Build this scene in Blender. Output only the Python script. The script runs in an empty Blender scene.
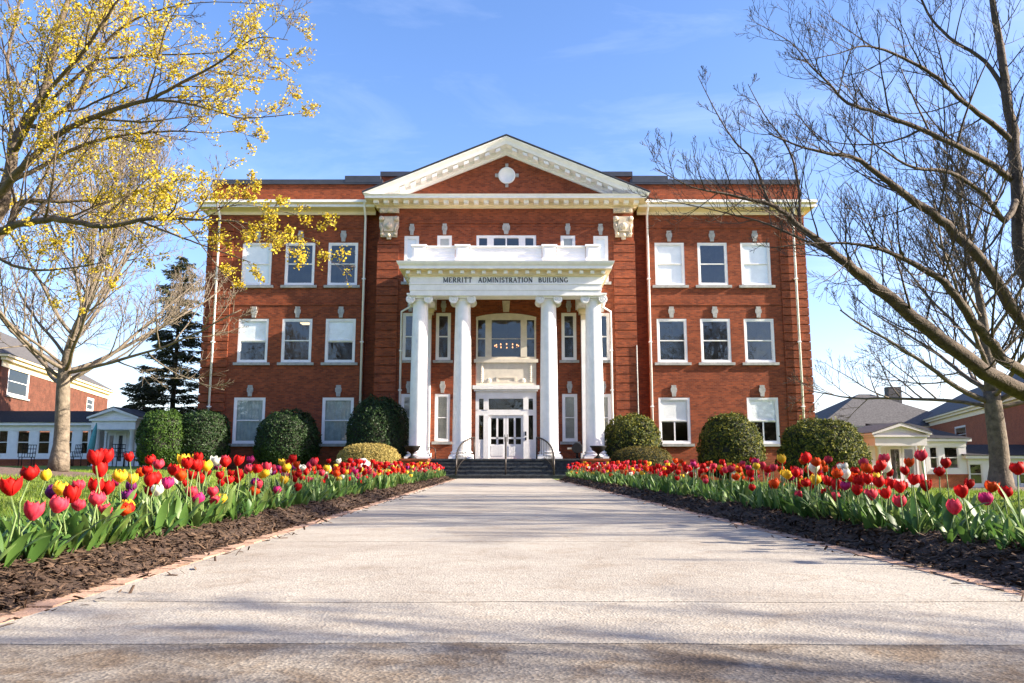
import bpy, bmesh, math, random
from mathutils import Vector, Matrix, noise as mnoise
rnd = random.Random(11)
R = math.radians
PI = math.pi
sc = bpy.context.scene
COL = sc.collection

# ------------------------------------------------------------------ camera
F_PX, HORIZON, EYE = 796.0, 465.5, 0.57
PITCH = math.atan((HORIZON - 341.5) / F_PX)
cd = bpy.data.cameras.new('camera')
cam = bpy.data.objects.new('camera', cd)
COL.objects.link(cam)
cam.location = (0, 0, EYE)
cam.rotation_euler = (R(90) + PITCH, 0, 0)
cd.sensor_width = 36.0
cd.lens = 36.0 * F_PX / 1024.0
cd.clip_start = 0.05
cd.clip_end = 3000
sc.camera = cam

# ------------------------------------------------------------------ sky, sun, exposure
SUN_EL, SUN_AZ = 25.0, 8.0          # azimuth: degrees in front of the facade plane, sun on the right
to_sun = Vector((math.cos(R(SUN_EL)) * math.cos(R(SUN_AZ)), -math.cos(R(SUN_EL)) * math.sin(R(SUN_AZ)), math.sin(R(SUN_EL))))
w = bpy.data.worlds.new('World')
sc.world = w
w.use_nodes = True
nt = w.node_tree
bg = nt.nodes['Background']
sky = nt.nodes.new('ShaderNodeTexSky')
sky.sky_type = 'NISHITA'
sky.sun_disc = False
sky.sun_elevation = R(SUN_EL)
sky.sun_rotation = R(90 + SUN_AZ)
sky.altitude = 200
sky.air_density = 1.0
sky.dust_density = 1.3
sky.ozone_density = 2.0
# thin high cirrus mixed into the sky itself
tc = nt.nodes.new('ShaderNodeTexCoord')
mp = nt.nodes.new('ShaderNodeMapping')
mp.inputs['Rotation'].default_value = (0.2, 0.5, 0.4)
mp.inputs['Scale'].default_value = (1.0, 3.2, 5.0)
nz = nt.nodes.new('ShaderNodeTexNoise')
nz.inputs['Scale'].default_value = 2.3
nz.inputs['Detail'].default_value = 8
nz.inputs['Roughness'].default_value = 0.62
nz.inputs['Distortion'].default_value = 0.6
rp = nt.nodes.new('ShaderNodeValToRGB')
rp.color_ramp.elements[0].position = 0.50
rp.color_ramp.elements[1].position = 0.90
rp.color_ramp.elements[0].color = (0, 0, 0, 1)
rp.color_ramp.elements[1].color = (0.11, 0.11, 0.11, 1)
mx = nt.nodes.new('ShaderNodeMix')
mx.data_type = 'RGBA'
mx.inputs['B'].default_value = (8.0, 8.2, 8.6, 1)
L = nt.links.new
L(tc.outputs['Generated'], mp.inputs['Vector'])
L(mp.outputs['Vector'], nz.inputs['Vector'])
L(nz.outputs['Fac'], rp.inputs['Fac'])
L(rp.outputs['Color'], mx.inputs['Factor'])
hs = nt.nodes.new('ShaderNodeHueSaturation')
hs.inputs['Saturation'].default_value = 1.2
tn = nt.nodes.new('ShaderNodeMix'); tn.data_type = 'RGBA'; tn.blend_type = 'MULTIPLY'
tn.inputs['Factor'].default_value = 1.0
tn.inputs['B'].default_value = (1.09, 0.95, 1.05, 1)
L(sky.outputs['Color'], hs.inputs['Color'])
L(hs.outputs['Color'], tn.inputs['A'])
L(tn.outputs['Result'], mx.inputs['A'])
L(mx.outputs['Result'], bg.inputs['Color'])
bg.inputs['Strength'].default_value = 0.102

sd = bpy.data.lights.new('sun', 'SUN')
sd.energy = 5.0
sd.angle = R(0.5)
sd.color = (1.0, 0.90, 0.74)
sun = bpy.data.objects.new('sun', sd)
COL.objects.link(sun)
sun.location = (40, -8, 30)
sun.rotation_euler = (-to_sun).to_track_quat('-Z', 'Y').to_euler()

sc.view_settings.view_transform = 'Standard'
sc.view_settings.look = 'None'
sc.view_settings.gamma = 1
sc.view_settings.exposure = 1.76
sc.view_settings.use_curve_mapping = False
sc.cycles.max_bounces = 6
sc.cycles.transparent_max_bounces = 12
sc.cycles.caustics_reflective = False
sc.cycles.caustics_refractive = False

# ------------------------------------------------------------------ helpers
def at(px, py, Y):
    """point of the photograph (px, py) on the vertical plane at depth Y, in metres"""
    dx = (px - 512) / F_PX
    dv = (341.5 - py) / F_PX
    y = math.cos(PITCH) - dv * math.sin(PITCH)
    z = math.sin(PITCH) + dv * math.cos(PITCH)
    return Vector((dx * Y / y, Y, EYE + z * Y / y))

def smooth(t):
    t = max(0.0, min(1.0, t))
    return t * t * (3 - 2 * t)

class MB:
    """collects faces and links them as ONE mesh object"""
    def __init__(s):
        s.v, s.f, s.m, s.sm = [], [], [], []
    def add(s, vs, fs, mi=0, sm=False):
        n = len(s.v)
        s.v.extend(vs)
        for f in fs:
            s.f.append(tuple(i + n for i in f)); s.m.append(mi); s.sm.append(sm)
    def quad(s, a, b, c, d, mi=0):
        s.add([a, b, c, d], [(0, 1, 2, 3)], mi)
    def box(s, x0, x1, y0, y1, z0, z1, mi=0):
        s.add([(x0, y0, z0), (x1, y0, z0), (x1, y1, z0), (x0, y1, z0), (x0, y0, z1), (x1, y0, z1), (x1, y1, z1), (x0, y1, z1)],
              [(0, 3, 2, 1), (4, 5, 6, 7), (0, 1, 5, 4), (1, 2, 6, 5), (2, 3, 7, 6), (3, 0, 4, 7)], mi)
    def prism(s, pts, y0, y1, mi=0):
        """polygon in x,z (anticlockwise seen from the front) extruded from y0 (front) to y1"""
        n = len(pts)
        vs = [(x, y0, z) for x, z in pts] + [(x, y1, z) for x, z in pts]
        fs = [tuple(range(n)), tuple(range(2 * n - 1, n - 1, -1))]
        fs += [(i, i + n, (i + 1) % n + n, (i + 1) % n) for i in range(n)]
        s.add(vs, fs, mi)
    def extrude(s, pts, ex, mi=0, closed=True):
        """profile of Vectors swept by vector ex"""
        n = len(pts)
        vs = [tuple(p) for p in pts] + [tuple(Vector(p) + ex) for p in pts]
        fs = [(i, (i + 1) % n, (i + 1) % n + n, i + n) for i in range(n if closed else n - 1)]
        if closed:
            fs += [tuple(range(n - 1, -1, -1)), tuple(range(n, 2 * n))]
        s.add(vs, fs, mi)
    def lathe(s, prof, c, n=24, mi=0, axis='z'):
        """prof: list of (r, h) along the axis"""
        vs, fs = [], []
        for r, h in prof:
            for k in range(n):
                a = 2 * PI * k / n
                if axis == 'z':
                    vs.append((c[0] + r * math.cos(a), c[1] + r * math.sin(a), c[2] + h))
                else:
                    vs.append((c[0] + r * math.cos(a), c[1] + h, c[2] + r * math.sin(a)))
        m = len(prof)
        for i in range(m - 1):
            for k in range(n):
                q = (i * n + k, i * n + (k + 1) % n, (i + 1) * n + (k + 1) % n, (i + 1) * n + k)
                fs.append(q if axis == 'z' else q[::-1])
        s.add(vs, fs, mi, True)
        caps = [tuple(range(n - 1, -1, -1)), tuple(range((m - 1) * n, m * n))]
        if axis != 'z':
            caps = [c_[::-1] for c_ in caps]
        s.add(vs, caps, mi)
    def tube(s, pts, rad, n=6, mi=0, cap=True):
        pts = [Vector(p) for p in pts]
        m = len(pts)
        if not hasattr(rad, '__len__'):
            rad = [rad] * m
        t = (pts[1] - pts[0]).normalized()
        u = t.orthogonal().normalized()
        vs, fs = [], []
        for i in range(m):
            if i < m - 1:
                t2 = pts[i + 1] - pts[i]
                if i > 0:
                    t2 = t2.normalized() + (pts[i] - pts[i - 1]).normalized()
            else:
                t2 = pts[i] - pts[i - 1]
            if t2.length < 1e-9:
                t2 = t
            t2 = t2.normalized()
            u = (u - t2 * u.dot(t2))
            u = u.normalized() if u.length > 1e-6 else t2.orthogonal().normalized()
            v = t2.cross(u)
            for k in range(n):
                a = 2 * PI * k / n
                vs.append(tuple(pts[i] + (u * math.cos(a) + v * math.sin(a)) * rad[i]))
            t = t2
        for i in range(m - 1):
            for k in range(n):
                fs.append((i * n + k, i * n + (k + 1) % n, (i + 1) * n + (k + 1) % n, (i + 1) * n + k))
        if cap:
            fs.append(tuple(range(n - 1, -1, -1)))
            fs.append(tuple(range((m - 1) * n, m * n)))
        s.add(vs, fs, mi, n > 3)
    def mesh(s, name, mats):
        me = bpy.data.meshes.new(name)
        me.from_pydata(s.v, [], s.f)
        for m_ in (mats if isinstance(mats, (list, tuple)) else [mats]):
            me.materials.append(m_)
        me.polygons.foreach_set('material_index', s.m)
        me.polygons.foreach_set('use_smooth', s.sm)
        me.update()
        return me
    def build(s, name, mats, parent=None, M=None):
        if M is not None:
            s.v = [tuple(M @ Vector(p)) for p in s.v]
        o = bpy.data.objects.new(name, s.mesh(name, mats))
        COL.objects.link(o)
        if parent is not None:
            o.parent = parent
        return o

def tag(o, label=None, cat=None, group=None, kind=None):
    if label: o['label'] = label
    if cat: o['category'] = cat
    if group: o['group'] = group
    if kind: o['kind'] = kind
    return o

def empty(name, loc=(0, 0, 0), label=None, cat=None, group=None):
    o = bpy.data.objects.new(name, None)
    COL.objects.link(o)
    o.location = loc
    o.empty_display_size = 0.2
    return tag(o, label, cat, group)

def copy_tree(o, parent=None):
    c = o.copy()
    COL.objects.link(c)
    c.parent = parent
    for ch in list(o.children):
        copy_tree(ch, c)
    return c

# ------------------------------------------------------------------ materials
def mat(name, col, rough=0.6, var=0.0, vscale=3.0, bump=0.0, bscale=40.0, spec=0.4, metal=0.0, col2=None, translucent=0.0, coords='Object', detail=5):
    m = bpy.data.materials.new(name)
    m.use_nodes = True
    t = m.node_tree
    b = t.nodes['Principled BSDF']
    b.inputs['Roughness'].default_value = rough
    b.inputs['Metallic'].default_value = metal
    b.inputs['Specular IOR Level'].default_value = spec
    b.inputs['Base Color'].default_value = (*col, 1)
    c = t.nodes.new('ShaderNodeTexCoord')
    if var > 0 or col2:
        n = t.nodes.new('ShaderNodeTexNoise')
        n.inputs['Scale'].default_value = vscale
        n.inputs['Detail'].default_value = detail
        n.inputs['Roughness'].default_value = 0.65
        r = t.nodes.new('ShaderNodeValToRGB')
        r.color_ramp.elements[0].position = 0.33
        r.color_ramp.elements[1].position = 0.68
        if col2:
            a_, b_ = col, col2
        else:
            a_ = tuple(x * (1 - var) for x in col); b_ = tuple(min(1, x * (1 + var)) for x in col)
        r.color_ramp.elements[0].color = (*a_, 1)
        r.color_ramp.elements[1].color = (*b_, 1)
        t.links.new(c.outputs[coords], n.inputs['Vector'])
        t.links.new(n.outputs['Fac'], r.inputs['Fac'])
        t.links.new(r.outputs['Color'], b.inputs['Base Color'])
    if bump > 0:
        n2 = t.nodes.new('ShaderNodeTexNoise')
        n2.inputs['Scale'].default_value = bscale
        n2.inputs['Detail'].default_value = 6
        bp = t.nodes.new('ShaderNodeBump')
        bp.inputs['Strength'].default_value = bump
        bp.inputs['Distance'].default_value = 0.02
        t.links.new(c.outputs[coords], n2.inputs['Vector'])
        t.links.new(n2.outputs['Fac'], bp.inputs['Height'])
        t.links.new(bp.outputs['Normal'], b.inputs['Normal'])
    if translucent > 0:
        tr = t.nodes.new('ShaderNodeBsdfTranslucent')
        src = b.inputs['Base Color'].links
        if src:
            t.links.new(src[0].from_socket, tr.inputs['Color'])
        else:
            tr.inputs['Color'].default_value = (*col, 1)
        ms = t.nodes.new('ShaderNodeMixShader')
        ms.inputs['Fac'].default_value = translucent
        out = t.nodes['Material Output']
        t.links.new(b.outputs[0], ms.inputs[1])
        t.links.new(tr.outputs[0], ms.inputs[2])
        t.links.new(ms.outputs[0], out.inputs['Surface'])
    return m

def leafmat(name, cols, rough=0.5, translucent=0.25, spec=0.3, scale=9.0):
    """foliage whose colour varies from leaf to leaf (per mesh island) and over the clump"""
    m = bpy.data.materials.new(name)
    m.use_nodes = True
    t = m.node_tree
    b = t.nodes['Principled BSDF']
    b.inputs['Roughness'].default_value = rough
    b.inputs['Specular IOR Level'].default_value = spec
    g = t.nodes.new('ShaderNodeNewGeometry')
    oi = t.nodes.new('ShaderNodeObjectInfo')
    ad = t.nodes.new('ShaderNodeMath'); ad.operation = 'ADD'
    fr = t.nodes.new('ShaderNodeMath'); fr.operation = 'FRACT'
    t.links.new(g.outputs['Random Per Island'], ad.inputs[0])
    t.links.new(oi.outputs['Random'], ad.inputs[1])
    t.links.new(ad.outputs[0], fr.inputs[0])
    r = t.nodes.new('ShaderNodeValToRGB')
    while len(r.color_ramp.elements) < len(cols):
        r.color_ramp.elements.new(0.5)
    for i, c in enumerate(cols):
        r.color_ramp.elements[i].position = i / max(1, len(cols) - 1)
        r.color_ramp.elements[i].color = (*c, 1)
    t.links.new(fr.outputs[0], r.inputs['Fac'])
    t.links.new(r.outputs['Color'], b.inputs['Base Color'])
    tr = t.nodes.new('ShaderNodeBsdfTranslucent')
    t.links.new(r.outputs['Color'], tr.inputs['Color'])
    ms = t.nodes.new('ShaderNodeMixShader')
    ms.inputs['Fac'].default_value = translucent
    t.links.new(b.outputs[0], ms.inputs[1])
    t.links.new(tr.outputs[0], ms.inputs[2])
    t.links.new(ms.outputs[0], t.nodes['Material Output'].inputs['Surface'])
    return m

def brickmat(name, c1, c2, mortar, bw=0.215, bh=0.075, ms=0.010, stain=0.25, bump=0.5):
    m = bpy.data.materials.new(name)
    m.use_nodes = True
    t = m.node_tree
    b = t.nodes['Principled BSDF']
    b.inputs['Roughness'].default_value = 0.85
    b.inputs['Specular IOR Level'].default_value = 0.25
    c = t.nodes.new('ShaderNodeTexCoord')
    sp = t.nodes.new('ShaderNodeSeparateXYZ')
    t.links.new(c.outputs['Object'], sp.inputs[0])
    sn = t.nodes.new('ShaderNodeSeparateXYZ')
    t.links.new(c.outputs['Normal'], sn.inputs[0])
    ab = t.nodes.new('ShaderNodeMath'); ab.operation = 'ABSOLUTE'
    t.links.new(sn.outputs['X'], ab.inputs[0])
    gt = t.nodes.new('ShaderNodeMath'); gt.operation = 'GREATER_THAN'; gt.inputs[1].default_value = 0.7
    t.links.new(ab.outputs[0], gt.inputs[0])
    mi = t.nodes.new('ShaderNodeMix'); mi.data_type = 'FLOAT'
    t.links.new(gt.outputs[0], mi.inputs['Factor'])
    t.links.new(sp.outputs['X'], mi.inputs['A'])
    t.links.new(sp.outputs['Y'], mi.inputs['B'])
    cb = t.nodes.new('ShaderNodeCombineXYZ')
    t.links.new(mi.outputs['Result'], cb.inputs[0])
    t.links.new(sp.outputs['Z'], cb.inputs[1])
    br = t.nodes.new('ShaderNodeTexBrick')
    br.inputs['Scale'].default_value = 1.0
    br.inputs['Brick Width'].default_value = bw
    br.inputs['Row Height'].default_value = bh
    br.inputs['Mortar Size'].default_value = ms
    br.inputs['Mortar Smooth'].default_value = 0.3
    br.inputs['Bias'].default_value = -0.1
    br.inputs['Color1'].default_value = (*c1, 1)
    br.inputs['Color2'].default_value = (*c2, 1)
    br.inputs['Mortar'].default_value = (*mortar, 1)
    t.links.new(cb.outputs[0], br.inputs['Vector'])
    # weathering: large soft patches and streaky courses
    mp_ = t.nodes.new('ShaderNodeMapping')
    mp_.inputs['Scale'].default_value = (0.75, 0.75, 1.0)
    t.links.new(c.outputs['Object'], mp_.inputs['Vector'])
    n = t.nodes.new('ShaderNodeTexNoise'); n.inputs['Scale'].default_value = 1.6; n.inputs['Detail'].default_value = 9; n.inputs['Roughness'].default_value = 0.7
    t.links.new(mp_.outputs['Vector'], n.inputs['Vector'])
    rr = t.nodes.new('ShaderNodeMapRange')
    rr.inputs['From Min'].default_value = 0.3; rr.inputs['From Max'].default_value = 0.7
    rr.inputs['To Min'].default_value = 1 - stain; rr.inputs['To Max'].default_value = 1 + stain
    t.links.new(n.outputs['Fac'], rr.inputs['Value'])
    n3 = t.nodes.new('ShaderNodeTexNoise'); n3.inputs['Scale'].default_value = 5.5; n3.inputs['Detail'].default_value = 3
    t.links.new(c.outputs['Object'], n3.inputs['Vector'])
    r3 = t.nodes.new('ShaderNodeMapRange')
    r3.inputs['To Min'].default_value = 0.80; r3.inputs['To Max'].default_value = 1.20
    t.links.new(n3.outputs['Fac'], r3.inputs['Value'])
    mu0 = t.nodes.new('ShaderNodeMath'); mu0.operation = 'MULTIPLY'
    t.links.new(rr.outputs['Result'], mu0.inputs[0]); t.links.new(r3.outputs['Result'], mu0.inputs[1])
    mu = t.nodes.new('ShaderNodeVectorMath'); mu.operation = 'SCALE'
    t.links.new(br.outputs['Color'], mu.inputs[0])
    t.links.new(mu0.outputs[0], mu.inputs['Scale'])
    t.links.new(mu.outputs['Vector'], b.inputs['Base Color'])
    bp = t.nodes.new('ShaderNodeBump'); bp.invert = True
    bp.inputs['Strength'].default_value = bump; bp.inputs['Distance'].default_value = 0.008
    t.links.new(br.outputs['Fac'], bp.inputs['Height'])
    t.links.new(bp.outputs['Normal'], b.inputs['Normal'])
    return m

def glassmat(name, tint=(0.75, 0.8, 0.8), base=0.10, bump=0.05):
    m = bpy.data.materials.new(name)
    m.use_nodes = True
    t = m.node_tree
    t.nodes.remove(t.nodes['Principled BSDF'])
    tr = t.nodes.new('ShaderNodeBsdfTransparent'); tr.inputs['Color'].default_value = (*tint, 1)
    gl = t.nodes.new('ShaderNodeBsdfGlossy'); gl.inputs['Roughness'].default_value = 0.015
    fr = t.nodes.new('ShaderNodeFresnel'); fr.inputs['IOR'].default_value = 1.5
    ad = t.nodes.new('ShaderNodeMath'); ad.operation = 'ADD'; ad.inputs[1].default_value = base; ad.use_clamp = True
    t.links.new(fr.outputs[0], ad.inputs[0])
    c = t.nodes.new('ShaderNodeTexCoord')
    n = t.nodes.new('ShaderNodeTexNoise'); n.inputs['Scale'].default_value = 1.7; n.inputs['Detail'].default_value = 2
    t.links.new(c.outputs['Object'], n.inputs['Vector'])
    bp = t.nodes.new('ShaderNodeBump'); bp.inputs['Strength'].default_value = bump; bp.inputs['Distance'].default_value = 0.2
    t.links.new(n.outputs['Fac'], bp.inputs['Height'])
    t.links.new(bp.outputs['Normal'], gl.inputs['Normal'])
    ms = t.nodes.new('ShaderNodeMixShader')
    # only the outer face of the pane mirrors; light leaving the room is not trapped
    ge = t.nodes.new('ShaderNodeNewGeometry')
    inv = t.nodes.new('ShaderNodeMath'); inv.operation = 'SUBTRACT'; inv.inputs[0].default_value = 1.0
    t.links.new(ge.outputs['Backfacing'], inv.inputs[1])
    mm = t.nodes.new('ShaderNodeMath'); mm.operation = 'MULTIPLY'
    t.links.new(ad.outputs[0], mm.inputs[0]); t.links.new(inv.outputs[0], mm.inputs[1])
    t.links.new(mm.outputs[0], ms.inputs['Fac'])
    t.links.new(tr.outputs[0], ms.inputs[1]); t.links.new(gl.outputs[0], ms.inputs[2])
    t.links.new(ms.outputs[0], t.nodes['Material Output'].inputs['Surface'])
    return m

def emit(name, col, s):
    m = bpy.data.materials.new(name); m.use_nodes = True
    b = m.node_tree.nodes['Principled BSDF']
    b.inputs['Base Color'].default_value = (*col, 1)
    b.inputs['Emission Color'].default_value = (*col, 1)
    b.inputs['Emission Strength'].default_value = s
    return m

M = {}
M['brick'] = brickmat('red brick', (0.295, 0.066, 0.023), (0.135, 0.029, 0.013), (0.17, 0.075, 0.046), stain=0.24)
M['brick_left_shade'] = brickmat('annex brick with painted shade', (0.135, 0.036, 0.020), (0.085, 0.025, 0.015), (0.12, 0.07, 0.05), stain=0.4)  # darkened brick: shade on the left annexe wall is put into its colour
M['brick_far'] = brickmat('annex brick', (0.31, 0.075, 0.026), (0.22, 0.050, 0.020), (0.24, 0.12, 0.08), stain=0.2)
M['white'] = mat('white paint', (0.83, 0.805, 0.79), 0.5, var=0.07, vscale=2.5, bump=0.08, bscale=14)
M['cream'] = mat('cream paint', (0.78, 0.645, 0.45), 0.5, var=0.06, vscale=2.0, bump=0.05, bscale=20)
M['stone'] = mat('grey limestone', (0.36, 0.35, 0.33), 0.85, var=0.25, vscale=6, bump=0.3, bscale=30)
M['stone_warm'] = mat('buff carved stone', (0.58, 0.48, 0.36), 0.8, var=0.2, vscale=5, bump=0.3, bscale=25)
M['step'] = mat('dark slate steps', (0.042, 0.047, 0.05), 0.6, var=0.5, vscale=7, bump=0.3, bscale=30)
M['coping'] = mat('dark metal coping', (0.045, 0.047, 0.06), 0.4, var=0.2, vscale=2, spec=0.5)
M['slate'] = mat('slate roof', (0.098, 0.092, 0.09), 0.85, var=0.35, vscale=5, bump=0.4, bscale=20, spec=0.12)
M['roof_dark'] = mat('dark shingle roof', (0.036, 0.033, 0.032), 0.88, var=0.35, vscale=8, bump=0.4, bscale=20, spec=0.1)
M['iron'] = mat('black iron', (0.010, 0.010, 0.011), 0.6, var=0.3, vscale=10, spec=0.2)
M['handrail'] = mat('dark bronze rail', (0.05, 0.042, 0.038), 0.45, var=0.2, vscale=10, metal=0.6)
M['glass'] = glassmat('window glass', (0.97, 0.98, 0.98), 0.085, 0.06)
M['glass_clear'] = glassmat('clear door glass', (0.8, 0.82, 0.82), 0.06, 0.05)
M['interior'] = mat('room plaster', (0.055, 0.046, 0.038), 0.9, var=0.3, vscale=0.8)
M['blind'] = mat('white roller blind', (0.88, 0.88, 0.87), 0.7, var=0.06, vscale=2.5)
M['panel'] = mat('pale carved panel paint', (0.70, 0.63, 0.53), 0.6, var=0.1, vscale=3, bump=0.1, bscale=20)
M['slats'] = mat('pale slatted blind', (0.55, 0.56, 0.54), 0.7, var=0.12, vscale=3)
M['curtain'] = mat('grey green curtain', (0.30, 0.36, 0.33), 0.9, var=0.2, vscale=3)
M['letter'] = mat('dark lettering', (0.05, 0.05, 0.055), 0.5)
M['bulb'] = emit('warm bulb', (1.0, 0.40, 0.15), 1.1)
M['roomlight'] = emit('office light', (1.0, 0.78, 0.45), 0.55)
M['teal'] = mat('teal canvas', (0.12, 0.38, 0.38), 0.8, var=0.15, vscale=6)

# ------------------------------------------------------------------ ground
def path_c(y):
    return 0.25 - 0.0166 * y
PATH_HW = 2.03
def ground_z(x, y):
    xl = -x - 4.2
    xr = x - 4.5
    z = 0.0
    if xl > 0:
        z += 0.34 * smooth(xl / 9) + 0.25 * smooth((y - 35) / 25) * smooth(xl / 9)
    if xr > 0:
        z -= 0.95 * smooth(xr / 16) * smooth((y - 10) / 40)
    if abs(x) > 4:
        z += 0.03 * mnoise.noise(Vector((x * 0.35, y * 0.35, 0)))
    return z

def lawn_material():
    m = bpy.data.materials.new('mown grass'); m.use_nodes = True
    t = m.node_tree; b = t.nodes['Principled BSDF']
    b.inputs['Roughness'].default_value = 0.85; b.inputs['Specular IOR Level'].default_value = 0.2
    c = t.nodes.new('ShaderNodeTexCoord')
    n1 = t.nodes.new('ShaderNodeTexNoise'); n1.inputs['Scale'].default_value = 0.7; n1.inputs['Detail'].default_value = 6
    n2 = t.nodes.new('ShaderNodeTexNoise'); n2.inputs['Scale'].default_value = 45; n2.inputs['Detail'].default_value = 4
    mx_ = t.nodes.new('ShaderNodeMath'); mx_.operation = 'ADD'
    t.links.new(c.outputs['Object'], n1.inputs['Vector']); t.links.new(c.outputs['Object'], n2.inputs['Vector'])
    t.links.new(n1.outputs['Fac'], mx_.inputs[0]); t.links.new(n2.outputs['Fac'], mx_.inputs[1])
    r = t.nodes.new('ShaderNodeValToRGB')
    r.color_ramp.elements[0].position = 0.75; r.color_ramp.elements[0].color = (0.070, 0.12, 0.016, 1)
    r.color_ramp.elements[1].position = 1.0; r.color_ramp.elements[1].color = (0.19, 0.25, 0.032, 1)
    t.links.new(mx_.outputs[0], r.inputs['Fac'])
    t.links.new(r.outputs['Color'], b.inputs['Base Color'])
    bp = t.nodes.new('ShaderNodeBump'); bp.inputs['Strength'].default_value = 0.8; bp.inputs['Distance'].default_value = 0.04
    t.links.new(n2.outputs['Fac'], bp.inputs['Height']); t.links.new(bp.outputs['Normal'], b.inputs['Normal'])
    return m
M['lawn'] = lawn_material()

def grid_lines(a, b, fine_a, fine_b, fine, coarse):
    out, x = [], a
    while x < b:
        out.append(x)
        x += fine if fine_a <= x < fine_b else coarse
    out.append(b)
    return out
gx = grid_lines(-600, 600, -50, 50, 1.0, 25)
gy = grid_lines(-300, 900, -20, 75, 1.0, 25)
g = MB()
vs = [(x, y, ground_z(x, y) - 0.004) for y in gy for x in gx]
nx = len(gx)
fs = [(j * nx + i, j * nx + i + 1, (j + 1) * nx + i + 1, (j + 1) * nx + i) for j in range(len(gy) - 1) for i in range(nx - 1)]
g.add(vs, fs, 0, True)
tag(g.build('lawn', M['lawn']), kind='structure')

def concrete_material(base0, base1, aggf, dirtf, dp):
    m = bpy.data.materials.new('worn exposed aggregate concrete'); m.use_nodes = True
    t = m.node_tree; b = t.nodes['Principled BSDF']
    b.inputs['Roughness'].default_value = 0.9; b.inputs['Specular IOR Level'].default_value = 0.2
    c = t.nodes.new('ShaderNodeTexCoord')
    def noise(s, d=5, ro=0.6, dist=0.0, vec=None):
        n = t.nodes.new('ShaderNodeTexNoise'); n.inputs['Scale'].default_value = s; n.inputs['Detail'].default_value = d
        n.inputs['Roughness'].default_value = ro; n.inputs['Distortion'].default_value = dist
        t.links.new(vec or c.outputs['Object'], n.inputs['Vector']); return n
    def ramp(src, p0, c0, p1, c1):
        r = t.nodes.new('ShaderNodeValToRGB')
        r.color_ramp.elements[0].position = p0; r.color_ramp.elements[1].position = p1
        r.color_ramp.elements[0].color = (*c0, 1); r.color_ramp.elements[1].color = (*c1, 1)
        t.links.new(src, r.inputs['Fac']); return r
    def mul(a, b_, fac=1.0):
        x = t.nodes.new('ShaderNodeMix'); x.data_type = 'RGBA'; x.blend_type = 'MULTIPLY'; x.inputs['Factor'].default_value = fac
        t.links.new(a, x.inputs['A']); t.links.new(b_, x.inputs['B']); return x.outputs['Result']
    big = ramp(noise(0.8, 7, 0.65, 0.5).outputs['Fac'], 0.36, base0, 0.62, base1)
    vo = t.nodes.new('ShaderNodeTexVoronoi'); vo.inputs['Scale'].default_value = 95
    t.links.new(c.outputs['Object'], vo.inputs['Vector'])
    sp = t.nodes.new('ShaderNodeSeparateXYZ'); t.links.new(vo.outputs['Color'], sp.inputs[0])
    agg = ramp(sp.outputs['X'], 0.0, (0.62, 0.60, 0.58), 1.0, (1.12, 1.08, 1.02))
    fine = ramp(noise(28, 6, 0.75).outputs['Fac'], 0.30, (0.74, 0.72, 0.70), 0.60, (1.05, 1.05, 1.05))
    dirt = ramp(noise(3.2, 6, 0.7, 0.8).outputs['Fac'], dp, (0.66, 0.56, 0.47), dp + 0.17, (1, 1, 1))
    col = mul(mul(mul(big.outputs['Color'], agg.outputs['Color'], aggf), fine.outputs['Color'], 0.75), dirt.outputs['Color'], dirtf)
    t.links.new(col, b.inputs['Base Color'])
    bp = t.nodes.new('ShaderNodeBump'); bp.inputs['Strength'].default_value = 0.55; bp.inputs['Distance'].default_value = 0.004
    t.links.new(vo.outputs['Distance'], bp.inputs['Height'])
    bp2 = t.nodes.new('ShaderNodeBump'); bp2.inputs['Strength'].default_value = 0.35; bp2.inputs['Distance'].default_value = 0.012
    t.links.new(noise(14, 6, 0.7).outputs['Fac'], bp2.inputs['Height'])
    t.links.new(bp.outputs['Normal'], bp2.inputs['Normal'])
    t.links.new(bp2.outputs['Normal'], b.inputs['Normal'])
    return m
M['concrete'] = concrete_material((0.335, 0.298, 0.256), (0.42, 0.385, 0.335), 0.45, 0.45, 0.32)
M['concrete_worn_shade'] = concrete_material((0.225, 0.195, 0.165), (0.35, 0.315, 0.27), 1.0, 0.9, 0.38)  # rougher worn bays; their darker base also carries painted shadow
M['edging'] = mat('brick edging', (0.42, 0.26, 0.18), 0.9, var=0.25, vscale=9, bump=0.4, bscale=60)
M['crack'] = mat('dirt in joints', (0.13, 0.09, 0.065), 0.95, var=0.4, vscale=20)

# the path is cast in bays; the joints between them are real gaps with dirt below
joints = [-6.0, 0.85, 2.66, 3.45, 6.1, 8.6, 11.4, 14.6, 18, 21.5, 25, 28.4, 31.6, 34.9]
for a, b_ in zip(joints[:-1], joints[1:]):
    p = MB()
    n = 36
    def jag(x, s):
        return 0.012 * mnoise.noise(Vector((x * 5, s * 3.1, 0))) + 0.03 * mnoise.noise(Vector((x * 0.9, s * 7.7, 4)))
    gap = 0.006
    row0 = [(path_c(a) - PATH_HW + 2 * PATH_HW * i / n) for i in range(n + 1)]
    row1 = [(path_c(b_) - PATH_HW + 2 * PATH_HW * i / n) for i in range(n + 1)]
    va = [(x, a + jag(x, a) + gap, 0.008) for x in row0]
    vb = [(x, b_ + jag(x, b_) - gap, 0.008) for x in row1]
    va0 = [(x, y, -0.02) for x, y, z in va]; vb0 = [(x, y, -0.02) for x, y, z in vb]
    N = n + 1
    p.add(va + vb, [(i, i + 1, N + i + 1, N + i) for i in range(n)])
    p.add(va0 + va, [(i, i + 1, N + i + 1, N + i) for i in range(n)])
    p.add(vb + vb0, [(i, i + 1, N + i + 1, N + i) for i in range(n)])
    tag(p.build('path', M['concrete_worn_shade' if b_ < 2.7 else 'concrete']), kind='structure')
p = MB()
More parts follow.
